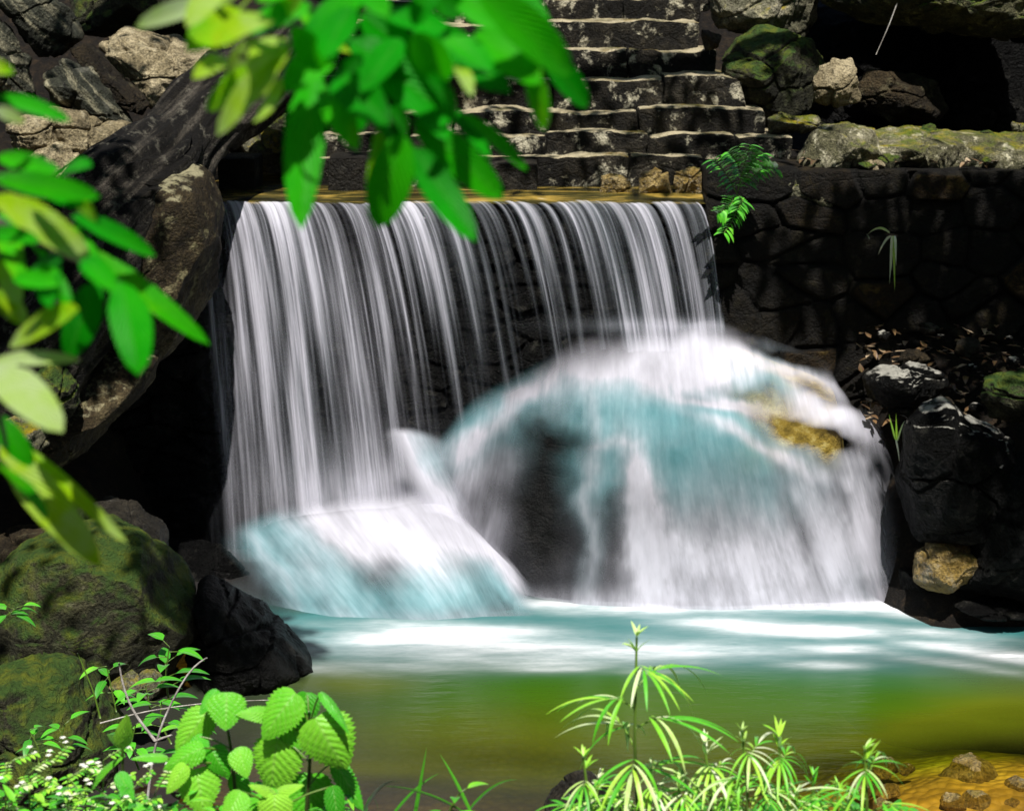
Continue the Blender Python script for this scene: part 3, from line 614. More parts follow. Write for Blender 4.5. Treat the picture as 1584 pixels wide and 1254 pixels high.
# ------------------------------------------------------------------ water: dome, lower cascade, chute, curtain
def surface(name_, label, pxs, top, sh, bot, Yt, Ys, Yb, nu, nv, foamL, tealL, alphaL, a0, f0, skew, rockmat, rocklabel, side, seed, soft=.28, fan=(950, .0), smooth=90, lean=0., shrink=(.3, .38)):
    s = np.linspace(0, 1, nu); t = np.linspace(0, 1, nv)
    pc = pxs[0] + (pxs[1] - pxs[0]) * s
    yt, ys, yb = itp(pc, top), itp(pc, sh), itp(pc, bot)
    Ya, Ym, Yc = itp(pc, Yt), itp(pc, Ys), itp(pc, Yb)
    T = np.linspace(0, 2, nv)[:, None]
    e1 = np.clip(T, 0, 1); e2 = np.clip(T - 1, 0, 1)
    PY = np.where(T < 1, yt + (ys - yt) * e1, ys + (yb - ys) * e2)
    YY = np.where(T < 1, Ya + (Ym - Ya) * e1, Ym + (Yc - Ym) * (e2 ** .8))
    for _ in range(nv * smooth // 100):
        YY[1:-1] = .25 * YY[:-2] + .5 * YY[1:-1] + .25 * YY[2:]; PY[1:-1] = .25 * PY[:-2] + .5 * PY[1:-1] + .25 * PY[2:]
    for _ in range(60):
        YY[:, 1:-1] = .25 * YY[:, :-2] + .5 * YY[:, 1:-1] + .25 * YY[:, 2:]; PY[:, 1:-1] = .25 * PY[:, :-2] + .5 * PY[:, 1:-1] + .25 * PY[:, 2:]
    PX = pc[None, :] + skew * (PY - yt)
    P = at_y(PX, PY, YY)
    P[..., 1] -= .10 * (fbm(np.stack([PX / 110, PY / 260, PX * 0], -1), seed, 4) - .5) + .018 * (fbm(np.stack([PX / 30, PY / 300, PX * 0], -1), seed + 3, 3) - .5)
    qx, qy = proj(P)
    W3 = np.stack([(qx - lean * (qy - 700) - fan[1] * (qx - fan[0]) / 450 * np.maximum(PY - yt, 0)) / 46, qy / 150, qx * 0], -1)
    W4 = np.stack([qx / 60, qy / 60, qx * 0 + 7], -1)
    ox, oy = qx, qy
    qx = qx + 42 * (fbm(W4, seed + 20, 3) - .5) + 5 * (fbm(W4 * 3.1, seed + 25, 3) - .5); qy = qy + 40 * (fbm(W4 + 11, seed + 21, 3) - .5)
    foam = f0(ox, oy) + GS(qx, qy, foamL); teal = GS(qx, qy, tealL); al = a0(ox, oy) + GS(qx, qy, alphaL)
    n5 = fbm(W3, seed + 30, 5, .6); n6 = fbm(W4 * 1.6, seed + 31, 4)
    foam = foam * (.30 + 1.4 * n5) + .16 * np.clip(teal, 0, 1) * (.3 + 1.4 * n6) ; al = al * (.5 + 1.0 * n5) - .2 * np.maximum(0, .5 - n6) * sst(oy, 560, 640); teal = teal * (.5 + n6)
    qx, qy = ox, oy
    ed = sst(s, 0, side[0]) * (1 - sst(s, 1 - side[1], 1)); al = np.clip(al, 0, 1) * ed[None, :] * sst(T + .25 * (fbm(np.stack([PX / 60, PY / 90, PX * 0], -1), seed + 8, 3) - .5), .02, soft if np.isscalar(soft) else itp(pc, soft)[None, :])
    uv = np.stack([(PX - lean * np.maximum(PY - yt, 0) - fan[1] * (PX - fan[0]) / 450 * np.maximum(PY - yt, 0)) / 190, PY / 190], -1)
    b = MB(); b.grid(P, uv=uv, foam=np.clip(foam, 0, 1.3).ravel(), teal=np.clip(teal, 0, 1).ravel(), alpha=np.clip(al, 0, 1).ravel())
    o = b.build(name_, M['water']); tag(o, label, 'waterfall')
    # the rock it runs over
    if rockmat is None: return o
    q = P.copy(); q[..., 1] += .07; q[..., 2] -= .03 + .16 * (1 - sst(T, 0, .5))
    q[..., 0] += shrink[0] * (1 - sst(s, 0, .25))[None, :] - shrink[1] * sst(s, .82, 1)[None, :]
    q[..., 1] += .09 * (fbm(q * 3, seed + 5, 5) - .45)
    top_ = q[:1].copy(); top_[..., 2] -= .25; top_[..., 1] = np.maximum(top_[..., 1], YL + .02); q = np.concatenate([top_, q], 0)
    l = q[:, :1].copy(); l[..., 1] = np.maximum(l[..., 1] + .5, YL - .1); r = q[:, -1:].copy(); r[..., 1] = np.maximum(r[..., 1] + .5, YL - .1)
    b = MB(); b.grid(np.concatenate([l, q, r], 1)); o2 = b.build('boulder', rockmat); tag(o2, rocklabel, 'boulder')
    return o

M['dome'] = rock_mat('dome_rock', [(.003, .003, .003), (.010, .010, .010), (.028, .026, .025)], moss=.05, lichen_sunfleck=.0, rough=.5, spec=.2)
_nt = M['dome'].node_tree   # ochre algae on the right shoulder of the rock, a real stain with its own shape
_pr = [n for n in _nt.nodes if n.type == 'BSDF_PRINCIPLED'][0]; _lk = _pr.inputs['Base Color'].links[0].from_socket
_gp = N(_nt, "NewGeometry").outputs['Position']; _sx = N(_nt, "SeparateXYZ", {0: _gp})
_f = math_(_nt, 'MULTIPLY', N(_nt, "MapRange", {0: _sx.outputs[0], 1: 1.55, 2: 2.1}).outputs[0], N(_nt, "MapRange", {0: _sx.outputs[2], 1: .95, 2: 1.15}).outputs[0])
_oc = ramp(_nt, noise(_nt, _gp, 4., 6, .65), [(.36, (.03, .02, .004)), (.5, (.26, .18, .03)), (.64, (.5, .42, .16))])
_nt.links.new(mixc(_nt, _f, _lk, _oc), _pr.inputs['Base Color'])

surface('cascade', 'teal and white water spreading over the broad rock dome', (640, 1408),
    [(640, 705), (660, 690), (690, 660), (705, 635), (745, 600), (790, 572), (840, 545), (900, 512), (1000, 500), (1060, 500), (1110, 494), (1150, 506), (1210, 532), (1260, 548), (1310, 575), (1345, 620), (1370, 670), (1388, 740), (1408, 840)],
    [(640, 730), (690, 700), (760, 650), (820, 640), (900, 672), (960, 690), (1050, 665), (1120, 650), (1200, 680), (1280, 688), (1340, 684), (1375, 710), (1408, 860)],
    [(640, 800), (700, 870), (760, 900), (820, 925), (900, 938), (1000, 945), (1300, 943), (1408, 938)],
    [(640, 13.2), (720, 13.2), (900, 13.3), (1100, 13.35), (1250, 13.2), (1340, 12.95), (1408, 12.8)],
    [(640, 13.0), (700, 12.9), (800, 12.62), (900, 12.5), (1050, 12.45), (1200, 12.45), (1300, 12.5), (1375, 12.7), (1408, 12.75)],
    [(640, 12.9), (700, 12.72), (800, 12.42), (900, 12.28), (1050, 12.22), (1250, 12.22), (1350, 12.3), (1408, 12.5)], 460, 260,
    [(1010, 548, 85, 30, 6, 2.2), (1115, 510, 24, 14, 10, 1.2), (1300, 640, 40, 24, 10, .7), (1110, 508, 30, 18, 15, 1.3), (920, 575, 60, 30, -25, .45), (822, 598, 34, 9, -42, .65), (770, 655, 60, 9, -38, .6), (735, 725, 32, 26, -50, .55), (745, 800, 28, 60, 10, .35), (715, 680, 50, 10, -40, .4),
     (1235, 585, 50, 11, 24, .95), (1300, 628, 34, 34, 20, .9), (1265, 650, 60, 18, 10, .6), (1330, 660, 24, 24, 0, .7), (1180, 690, 75, 9, 26, .6), (1110, 622, 55, 6, 14, .55), (1190, 640, 60, 7, 22, .55), (1350, 640, 10, 40, -12, .5),
     (990, 770, 18, 60, -14, 1.2), (1008, 860, 20, 60, -8, .9), (915, 770, 11, 120, 0, .5), (945, 690, 25, 6, -10, .4), (1130, 830, 90, 60, -15, .35), (1060, 880, 60, 30, 0, .35), (1250, 760, 18, 70, -18, .35), (1330, 780, 22, 90, -8, .55), (1290, 860, 60, 40, 0, .3), (1375, 800, 14, 90, -5, .35), (1210, 880, 60, 30, 0, .3)],
    [(930, 575, 130, 45, 5, 1.0), (960, 610, 120, 50, 10, .9), (1050, 640, 120, 60, 10, .9), (870, 570, 50, 30, -30, .8), (760, 620, 70, 16, -38, .8), (700, 690, 60, 25, -30, .8), (1000, 690, 90, 50, 0, .9), (950, 720, 60, 20, 0, .5), (1090, 740, 80, 50, 10, .65), (1170, 560, 60, 18, 25, .6), (915, 760, 14, 100, 0, .35), (1200, 760, 50, 40, 0, .3), (1350, 860, 40, 60, 0, .25)],
    [(842, 800, 40, 95, 2, -.8), (850, 650, 34, 50, 0, -.35), (960, 830, 14, 80, 0, -.35), (1120, 760, 50, 60, -15, -.25), (1230, 800, 12, 80, -18, -.3), (1290, 760, 9, 70, -15, -.3), (1085, 610, 30, 10, 15, -.2), (1330, 590, 34, 14, 42, -.8), (1265, 605, 40, 9, 22, -.6), (1255, 672, 60, 13, 22, -1.1), (1335, 600, 20, 40, -30, -.7), (1170, 612, 40, 9, 20, -.5), (1200, 545, 60, 8, 22, -.5), (1360, 640, 8, 50, -14, -.6), (1325, 620, 8, 30, 10, -.3), (890, 690, 25, 15, 0, -.2), (1240, 555, 40, 10, 20, -.6)],
    lambda x, y: .74 - .10 * sst(y, 700, 900) * sst(x, 1000, 1300),
    lambda x, y: .03 + .24 * sst(y, 690, 860) * sst(x, 940, 1050) + .10 * sst(y, 690, 800) * (1 - sst(x, 760, 820)) + .45 * sst(y, 895, 940), .02, M['dome'],
    'broad dark rock dome with ochre algae under the flowing water', (.10, .13), 61, soft=[(640, 1.), (760, .9), (900, .6), (1000, .3), (1408, .3)], fan=(950, .4), smooth=130)

surface('cascade', 'white and pale blue water sheet of the lower left cascade', (285, 832),
    [(285, 880), (318, 850), (340, 815), (380, 795), (440, 778), (520, 768), (600, 758), (640, 745), (680, 755), (720, 790), (760, 830), (800, 872), (832, 910)],
    [(318, 900), (360, 850), (440, 830), (520, 815), (640, 815), (720, 845), (780, 880), (832, 922)],
    [(318, 985), (400, 985), (560, 978), (700, 970), (800, 955), (832, 948)],
    [(318, 13.1), (450, 13.15), (640, 13.05), (832, 12.55)], [(318, 12.7), (450, 12.6), (640, 12.5), (760, 12.4), (832, 12.35)], [(318, 12.3), (500, 12.0), (650, 11.98), (832, 12.1)], 340, 190,
    [(640, 800, 62, 36, 15, 1.7), (610, 785, 70, 26, 0, .8), (525, 800, 42, 26, 0, 1.0), (545, 830, 22, 42, -30, .75), (760, 850, 80, 14, 45, .95), (700, 800, 40, 18, 40, .7), (420, 880, 70, 9, 50, .25), (480, 880, 60, 25, 50, .18), (660, 870, 40, 25, 50, .25)],
    [(395, 832, 40, 22, 20, .9), (450, 900, 85, 15, 48, 1.0), (520, 900, 90, 30, 45, .6), (470, 840, 50, 25, 30, .5), (690, 905, 70, 35, 20, .75), (780, 905, 50, 14, 40, .7), (600, 930, 120, 22, 0, .5), (350, 880, 30, 40, 0, .4)],
    [(405, 930, 50, 16, 48, -.6), (605, 890, 16, 34, -20, -.35), (340, 900, 30, 60, 10, -.35), (730, 890, 40, 10, 50, -.15), (430, 850, 40, 7, 48, -.2)],
    lambda x, y: .74 * sst(x, 300, 400), lambda x, y: .06 + .22 * sst(y, 930, 975), .10, M['wetdark'], 'dark rounded rock under the lower left cascade', (.22, .10), 71, shrink=(.55, .2), soft=[(285, .9), (500, .75), (640, .6), (832, .5)], fan=(250, .0), lean=.75)

surface('cascade', 'narrow pale blue chute slanting between the two cascades', (585, 690),
    [(585, 668), (600, 655), (640, 660), (690, 675)], [(585, 700), (640, 715), (690, 720)], [(585, 860), (690, 860)],
    [(585, 13.0), (690, 13.05)], [(585, 12.9), (690, 12.9)], [(585, 12.68), (690, 12.6)], 110, 110,
    [(620, 690, 22, 16, 40, .5), (655, 760, 22, 40, -30, .6), (610, 665, 16, 8, 0, .4)], [(630, 700, 40, 40, 0, .55), (670, 720, 30, 30, 0, .5)], [], lambda x, y: .75 - .7 * sst(y, 770, 850), lambda x, y: .35 + .4 * sst(y, 700, 800), .42, None, '', (.45, .4), 81, .35, lean=.45)

# the curtain
def curtain(seed, dy, k_alpha, nu=1100, nv=90, extra=True):
    rngs = np.random.RandomState(seed)
    px0 = np.linspace(262, 1081, nu); xx = at_y(px0, 315, YL)[:, 0]
    strands = []
    if extra:
        # x at mid height (row ~420), width, strength, reach
        for x, wd, a, L in [(357, 6, .8, 1), (375, 5, .5, 1), (388, 10, .9, 1), (408, 5, .45, .5), (432, 8, 1.1, 1.2), (445, 10, .55, 1), (468, 4, .6, .7), (482, 9, .35, .6), (500, 5, .45, .8), (519, 9, .75, 1.), (545, 5, .5, .5), (557, 7, .95, .8), (572, 4, .5, .6), (599, 4, .6, .9), (618, 4, .4, .8), (640, 6, .35, .5),
                            (660, 7, .65, 1.), (678, 5, .5, .7), (707, 6, 1., .62), (722, 5, .45, .4), (739, 5, .6, .9), (757, 4, .5, .9), (778, 5, .3, .7), (800, 4, .35, .7), (821, 5, .55, .9), (843, 4, .5, .9), (866, 5, .5, .9), (894, 5, .6, .9), (912, 6, .4, .6), (933, 5, .6, 1), (952, 7, .7, 1), (971, 6, .75, 1), (985, 8, .6, .8), (1000, 9, .95, 1.1), (1012, 6, .9, 1.1), (1038, 4, .5, .6), (1056, 9, .9, 1.2), (1078, 4, .45, .8), (1108, 4, .6, 1.2), (1116, 3, .5, 1.2), (300, 6, .6, 1), (322, 5, .7, 1.), (338, 4, .5, .9), (283, 6, .3, .9)]:
            strands.append((x - itp(x, [(262, .2), (340, .45), (500, .75), (700, .9), (1000, .78), (1120, .55)]) * 38, wd * rngs.uniform(.6, 1.0), a * 1.15, L))
    for _ in range(230):
        x = rngs.uniform(262, 1083); wd = rngs.uniform(.7, 2.0) if rngs.rand() < .88 else rngs.uniform(3, 6)
        den = itp(x, [(262, .35), (330, .5), (440, .6), (560, .5), (640, .36), (760, .30), (860, .32), (920, .42), (1000, .5), (1040, .25), (1080, .4)])
        strands.append((x, wd, rngs.uniform(.1, 1.) ** 1.6 * den * .8, rngs.uniform(.25, 1.1)))
    T = .78; ta = np.concatenate([np.linspace(-.16, 0, 8)[:-1], np.linspace(0, 1, nv - 7) ** .8 * T])
    drop = np.where(ta > 0, .5 * 9.8 * ta ** 2, 0)
    vx = itp(px0, [(262, .16), (340, .42), (500, .66), (700, .80), (1000, .68), (1081, .46)])
    al = np.zeros((nv, nu))
    v = np.clip(drop / 2.2, 0, 1)
    for x, wd, a, L in strands:
        wob = 2.6 * np.sin(v * rngs.uniform(2, 6) + rngs.uniform(0, 6)); wv = wd * (1 + .5 * v)
        fade = np.exp(-(v / L) ** 2 * 1.1)
        al += a * fade[:, None] * np.exp(-.5 * ((px0[None, :] - x - wob[:, None]) / wv[:, None]) ** 2)
    nlip = vnoise(np.stack([px0 / 6, px0 * 0, px0 * 0], -1), seed)
    lipf = np.clip(.35 + .75 * nlip, 0, 1)
    al = al + lipf[None, :] ** 2 * .5 * np.exp(-(v / .16) ** 1.)[:, None] * itp(px0, [(262, .8), (560, 1), (760, .7), (860, .5), (1081, .9)])[None, :]
    veil = itp(px0, [(262, .10), (330, .2), (430, .30), (540, .3), (600, .16), (760, .06), (880, .08), (960, .3), (1040, .3), (1081, .15)])
    al = al + .32 * (fbm(np.stack([px0 / 28, px0 * 0, px0 * 0], -1), seed + 3, 3) ** 2 * 3)[None, :] * veil[None, :] * (.7 + .4 * v[:, None]) + .12 * (itp(px0, [(262, 0), (340, .3), (400, .8), (560, .9), (680, .3), (760, 0), (1081, 0)]))[None, :] * sst(v, .55, 1)[:, None]
    mid = 1 - .45 * np.exp(-((px0 - 780) / 130) ** 2)
    al = al * (1 - (1 - mid)[None, :] * sst(v, .0, .5)[:, None])
    gr_ = fbm(np.stack(np.broadcast_arrays(px0[None, :] / 3.4, (drop * 1.1)[:, None], px0[None, :] * 0), -1), seed + 50, 3, .6)
    lo_ = fbm(np.stack(np.broadcast_arrays(px0[None, :] / 34, (drop * .55)[:, None], px0[None, :] * 0), -1), seed + 55, 3)
    al = al * np.clip(.25 + 1.4 * gr_, 0, 2) * np.clip(-.1 + 2.0 * lo_, .1, 1.6)
    al = 1 - np.exp(-al * 1.05 * k_alpha)
    al *= (sst(px0, 262, 318) * (1 - sst(px0, 1076, 1081)))[None, :]
    al = sst(al, .07, 1.1) ** .92 * .92
    bulge = .05 * (al - .3)
    tp = np.maximum(ta, 0)[:, None]
    Xx = xx[None, :] + vx[None, :] * tp + .0
    Yy = YL - .0 - np.where(ta[:, None] < 0, ta[:, None] * .9 * .7, .5 * tp) - bulge * sst(v, 0, .1)[:, None] - dy * sst(v, 0, .08)[:, None]
    Yy = np.where(ta[:, None] < 0, YL - ta[:, None] * .6, Yy)
    Zz = ZL + .015 + .05 * (fbm(np.stack([px0 / 70, px0 * 0, px0 * 0], -1), seed + 40, 4) - .5)[None, :] * sst(ta, -.16, -.02)[:, None] - drop[:, None] + .012 * (al - .4) - np.where(ta[:, None] < 0, 0, .0)
    al *= sst(ta, -.03, .03)[:, None]
    P = np.stack([Xx, Yy + 0 * Xx, Zz + 0 * Xx], -1)
    hx, hy = proj(P); hz = GS(hx, hy, [(600, 765, 90, 45, 0, .5), (500, 775, 60, 40, 0, .3), (1050, 503, 90, 7, 0, .3)])
    al = np.clip(al + k_alpha * hz * (.5 + fbm(np.stack([hx / 40, hy / 60, hx * 0], -1), 5, 4)), 0, 1)
    tl = np.clip(.25 * vnoise(np.stack([px0 / 40, px0 * 0 + 3, px0 * 0], -1), seed)[None, :] + .3 * itp(px0, [(262, .3), (500, 0), (640, .6), (900, .8), (1000, .2), (1081, .9)])[None, :] + 0 * al, 0, 1)
    fo = np.clip(.5 + .7 * al, 0, 1)
    uv = np.stack([np.broadcast_to(px0[None, :] / 190, al.shape), np.broadcast_to((drop / 1.)[:, None], al.shape)], -1)
    b = MB(); b.grid(P, uv=uv, foam=fo.ravel(), teal=tl.ravel(), alpha=al.ravel()); return b
wf = empty('waterfall', (0, YL, ZL), 'silky white water curtain falling from the weir lip', 'waterfall')
curtain(3, 0, 1.).build('water_curtain', M['fall'], wf)
curtain(8, .06, .22, 600, 60, False).build('water_curtain', M['fall'], wf)

# ------------------------------------------------------------------ tree at left, foreground branches
tree = empty('tree', tuple(at_y(60, 560, 12.4)), 'dark leaning tree trunk with rough bark crossing above the left boulder', 'tree')
tp = np.array([at_y(30, 640, 12.0), at_y(60, 520, 11.8), at_y(135, 420, 11.9), at_y(175, 320, 12.1), at_y(265, 250, 12.9), at_y(310, 180, 13.4), at_y(400, 130, 14.0), at_y(500, 20, 14.5), at_y(590, -120, 14.6), at_y(660, -330, 15.2)])
tpp = curve_pts(tp, 90); tr_ = np.interp(np.linspace(0, 1, 90), [0, .2, .4, .5, .62, .8, 1], [.5, .42, .36, .30, .33, .22, .13])
b = MB(); nth = 60; ring = []
T_ = np.gradient(tpp, axis=0)
for i in range(90):
    t = nrm(T_[i]); a_ = nrm(np.cross(t, V(0, 1, 0))); b_ = np.cross(t, a_)
    q = np.linspace(0, 2 * math.pi, nth, endpoint=False)
    ring.append(tpp[i] + tr_[i] * (np.cos(q)[:, None] * a_ + np.sin(q)[:, None] * b_))
ring = np.array(ring)
qq = np.linspace(0, 2 * math.pi, nth, endpoint=False)
cyl = np.stack(np.broadcast_arrays(np.cos(qq)[None, :] * 2.6, np.sin(qq)[None, :] * 2.6, np.linspace(0, 9, 90)[:, None]), -1)
dd = (ridged(cyl * V(3.2, 3.2, .5), 4, 4) - .6) * .22 + (fbm(cyl * .6, 6, 3) - .5) * .42
cen = tpp[:, None, :]; ring = cen + (ring - cen) * (1 + dd[..., None] * 2.2)
b.grid(ring, cu=True); b.build('trunk', M['bark'], tree)

def leaf_px(b, base, tip, wpx, tint, D, rg, tilt=None, bend=None):
    """a broad leaf between two pixels at depth about D"""
    p0 = at_y(base[0], base[1], D + rg.uniform(-.06, .06)); p1 = at_y(tip[0], tip[1], D + rg.uniform(-.12, .12))
    d = p1 - p0; L = np.linalg.norm(d); view = nrm((p0 + p1) / 2 - V(0, 0, H))
    up = nrm(-view + V(0, 0, .35) + V(rg.uniform(-.35, .35), 0, rg.uniform(-.2, .3)))
    wd = wpx / F * D * 1.12
    bd = rg.uniform(.10, .30) if bend is None else bend
    # keep the ends where they were traced: aim up by half the bend
    s = nrm(np.cross(nrm(d), up)); n_ = np.cross(s, nrm(d))
    blade(b, p0, nrm(d) + n_ * bd, L * 1.02, wd, up=n_, droop=bd, fold=rg.uniform(.12, .35), n=10, tint=tint, tj=rg.uniform(-.15, .2), shape='oblong', m=2)
def twig(b, pts, D, r0, r1): b.tube(curve_pts([at_y(x, y, D + dz) for x, y, dz in pts], 18), np.linspace(r0, r1, 18), 7)
TOP = [((488, 105), (465, 350), 62, .42), ((500, 135), (552, 230), 42, .48), ((540, 62), (702, 186), 74, .42), ((640, 40), (786, 140), 62, .34), ((735, -15), (886, 115), 64, .42), ((838, 85), (910, 164), 44, .40), ((818, 100), (842, 200), 33, .70), ((735, 50), (838, 128), 52, .50),
  ((640, 50), (692, 126), 52, .66), ((702, 98), (728, 148), 28, .66), ((640, 228), (734, 370), 50, .40), ((622, 205), (584, 352), 62, .34), ((582, 200), (570, 295), 38, .64), ((640, 185), (777, 306), 56, .26), ((700, 170), (757, 242), 22, .36), ((713, 176), (816, 262), 25, .36), ((540, 160), (610, 212), 62, .18),
  ((450, 72), (335, 208), 40, .86), ((372, 15), (290, 78), 52, .72), ((412, 105), (318, 168), 46, .66), ((334, 2), (210, 40), 32, .97), ((482, 10), (380, 48), 42, .55), ((590, 20), (705, 56), 38, .30), ((690, -10), (830, 62), 58, .38), ((560, -10), (470, 62), 44, .40), ((520, 70), (440, 140), 56, .40), ((400, 60), (352, 130), 40, .74), ((520, 110), (600, 190), 60, .22), ((470, 20), (540, 80), 44, .5),
  ((560, 20), (640, 90), 52, .34), ((610, -40), (720, 20), 56, .44), ((760, -30), (850, 50), 50, .36), ((440, -30), (370, 20), 44, .62), ((380, -30), (300, 8), 40, .8), ((530, -40), (600, 25), 50, .5), ((480, -30), (430, 40), 40, .58), ((660, 120), (706, 190), 40, .28), ((590, 190), (640, 250), 40, .16), ((430, 120), (395, 190), 34, .8), ((452, 40), (500, 110), 40, .42), ((680, -40), (640, 40), 40, .34), ((620, 60), (560, 140), 44, .26), ((560, 90), (520, 150), 36, .3),
  ((420, 30), (330, 70), 44, .6), ((440, 60), (385, 110), 40, .85), ((350, 90), (300, 120), 30, .8), ((500, 60), (460, 110), 44, .35), ((430, 95), (370, 160), 34, .7), ((545, 10), (500, 90), 46, .3), ((600, 100), (650, 170), 52, .2), ((560, 150), (540, 210), 36, .25), ((690, 60), (760, 110), 44, .26), ((460, -40), (400, 0), 46, .5), ((650, 170), (690, 215), 36, .22), ((600, 170), (630, 215), 40, .2), ((350, -30), (290, 40), 40, .7), ((500, 130), (480, 190), 40, .2)]
LEFT = [((-12, 303), (142, 402), 54, .82), ((-12, 275), (154, 304), 36, .5), ((142, 258), (82, 280), 38, .34), ((-5, 243), (92, 264), 30, .62), ((-5, 150), (107, 186), 27, .5), ((-12, 170), (38, 187), 22, .92), ((110, 333), (240, 395), 32, .46), ((125, 380), (322, 530), 34, .38), ((186, 436), (214, 577), 62, .38), ((148, 435), (106, 553), 52, .28), ((122, 478), (15, 532), 52, .72),
  ((-12, 560), (122, 556), 26, .92), ((-12, 565), (95, 665), 62, .92), ((0, 690), (153, 872), 56, .74), ((-10, 715), (70, 800), 44, .42), ((38, 690), (195, 838), 24, .74), ((80, 392), (76, 472), 42, .30), ((30, 330), (70, 400), 34, .6), ((0, 330), (35, 440), 34, .42), ((130, 400), (180, 450), 36, .36), ((0, 400), (30, 470), 30, .84), ((90, 345), (160, 420), 30, .44), ((-15, 100), (20, 112), 22, .8), ((40, 270), (130, 320), 30, .36), ((-10, 450), (40, 500), 36, .6), ((60, 410), (110, 470), 34, .42), ((-10, 640), (50, 720), 36, .6), ((-10, 360), (60, 372), 26, .5), ((20, 430), (90, 440), 30, .3), ((100, 300), (150, 340), 26, .5)]
rg = random.Random(12)
TOP = [(a_, b_, w_, (min(.80, t_ + .12) if a_[0] < 455 and t_ < .9 else t_)) for a_, b_, w_, t_ in TOP]
br = empty('leafy_branch', tuple(at_y(560, -60, 2.5)), 'broad green leaves drooping on a branch at the top of the view', 'branch')
b = MB()
twig(b, [(250, -160, .1), (420, -40, .05), (520, 40, 0), (580, 110, 0), (620, 200, 0), (636, 240, 0)], 2.1, .011, .003)
twig(b, [(430, -40, .05), (600, -20, .0), (720, 10, 0), (800, 60, 0), (835, 100, 0)], 2.1, .008, .003)
twig(b, [(520, 40, 0), (470, 60, 0), (420, 75, 0), (370, 90, 0)], 2.1, .006, .003)
twig(b, [(580, 110, 0), (650, 140, 0), (705, 172, 0)], 2.1, .005, .003)
b.build('twig', M['bark'], br)
b = MB()
for ba, ti, wd, tn in TOP: leaf_px(b, ba, ti, wd, (tn if tn > .85 else min(.84, max(0, tn + .06 + rg.uniform(-.16, .16)))), 2.05 + rg.uniform(-.12, .15), rg)
b.build('foliage', M['bigleaf'], br)
br = empty('leafy_branch', tuple(at_y(-60, 400, 2.5)), 'broad green leaves reaching in from the left edge', 'branch')
b = MB()
twig(b, [(-200, 200, 0), (-80, 300, 0), (20, 360, 0), (110, 395, 0), (170, 430, 0), (190, 440, 0)], 2.1, .010, .003)
twig(b, [(-200, 420, 0), (-80, 520, 0), (-10, 600, 0), (10, 690, 0)], 2.1, .008, .003)
twig(b, [(-100, 290, 0), (-30, 250, 0), (40, 255, 0)], 2.1, .006, .003)
b.build('twig', M['bark'], br)
b = MB()
for ba, ti, wd, tn in LEFT: leaf_px(b, ba, ti, wd, (tn if tn > .85 else min(.84, max(0, tn + .06 + rg.uniform(-.16, .16)))), 2.05 + rg.uniform(-.12, .15), rg)
b.build('foliage', M['bigleaf'], br)

# ------------------------------------------------------------------ plants of the near bank
GB = 4.6   # their distance
def nettle(label, stem_px, leaves, D):
    base = at_y(stem_px[0][0], stem_px[0][1], D); o = empty('nettle', tuple(base), label, 'plant', 'broad leaved nettles on the near bank')
    sp = curve_pts([at_y(x, y, D) for x, y in stem_px], 20); b = MB(); b.tube(sp, np.linspace(.007, .004, 20), 8, tint=.1)
    lf = MB(); rg = random.Random(int(stem_px[0][0]))
    for cx, cy, L, wd, ang, tint, face in leaves:
        m = L / F * D; a = math.radians(ang); dz = rg.uniform(-.08, .08)
        p0 = at_y(cx - .5 * L * math.cos(a), cy - .5 * L * math.sin(a), D + dz); p1 = at_y(cx + .5 * L * math.cos(a), cy + .5 * L * math.sin(a), D + dz - rg.uniform(.02, .07))
        d = p1 - p0; n_ = nrm(V(rg.uniform(-.3, .3), -face, 1 - .5 * face))
        toothed(lf, p0, d, n_, np.linalg.norm(d), wd / F * D, tint, rg.uniform(.1, .35))
        k = np.argmin(np.linalg.norm(sp - p0, axis=1)); k = max(0, k - 2)
        b.tube(curve_pts([sp[k], (sp[k] + p0) / 2 + V(0, 0, .012), p0], 8), .0028, 6, tint=.6)
    b.build('stem', M['stem'], o); lf.build('foliage', M['nettle'], o)
nettle('bright toothed nettle with the largest leaf overlooking the pool', [(470, 1330), (474, 1250), (480, 1170), (478, 1100)],
    [(512, 1152, 98, 92, 62, .75, .8), (430, 1108, 92, 66, 128, .65, .6), (473, 1098, 56, 46, 95, .35, .8), (424, 1188, 96, 88, 100, .8, .9), (455, 1128, 66, 60, 70, .6, .5), (520, 1100, 76, 22, 48, .5, .3), (478, 1238, 86, 78, 95, .55, .7), (540, 1215, 90, 34, 60, .4, .4), (395, 1103, 52, 30, 185, .7, .6)], 4.6)
nettle('bright toothed nettle left of the largest leaved one', [(372, 1330), (366, 1250), (358, 1160), (346, 1090)],
    [(350, 1100, 58, 62, 92, .6, .9), (322, 1085, 46, 26, 130, .5, .5), (296, 1132, 84, 56, 128, .75, .8), (340, 1180, 56, 42, 60, .4, .8), (282, 1172, 74, 40, 155, .6, .8), (310, 1225, 74, 70, 80, .75, .9), (272, 1205, 56, 30, 125, .9, .7), (375, 1178, 46, 40, 70, .7, .8), (372, 1225, 60, 38, 75, .5, .7), (232, 1170, 54, 18, 185, .6, .5), (312, 1155, 40, 30, 60, .5, .8)], 4.7)
nettle('small upright nettle shoot beside the white flowering weeds', [(190, 1330), (189, 1240), (190, 1150)],
    [(192, 1132, 48, 30, -80, .9, .5), (176, 1140, 40, 14, -125, .7, .4), (160, 1190, 62, 24, -60, .6, .4), (195, 1215, 46, 26, 60, .4, .7), (214, 1252, 50, 24, 20, .6, .7)], 4.8)
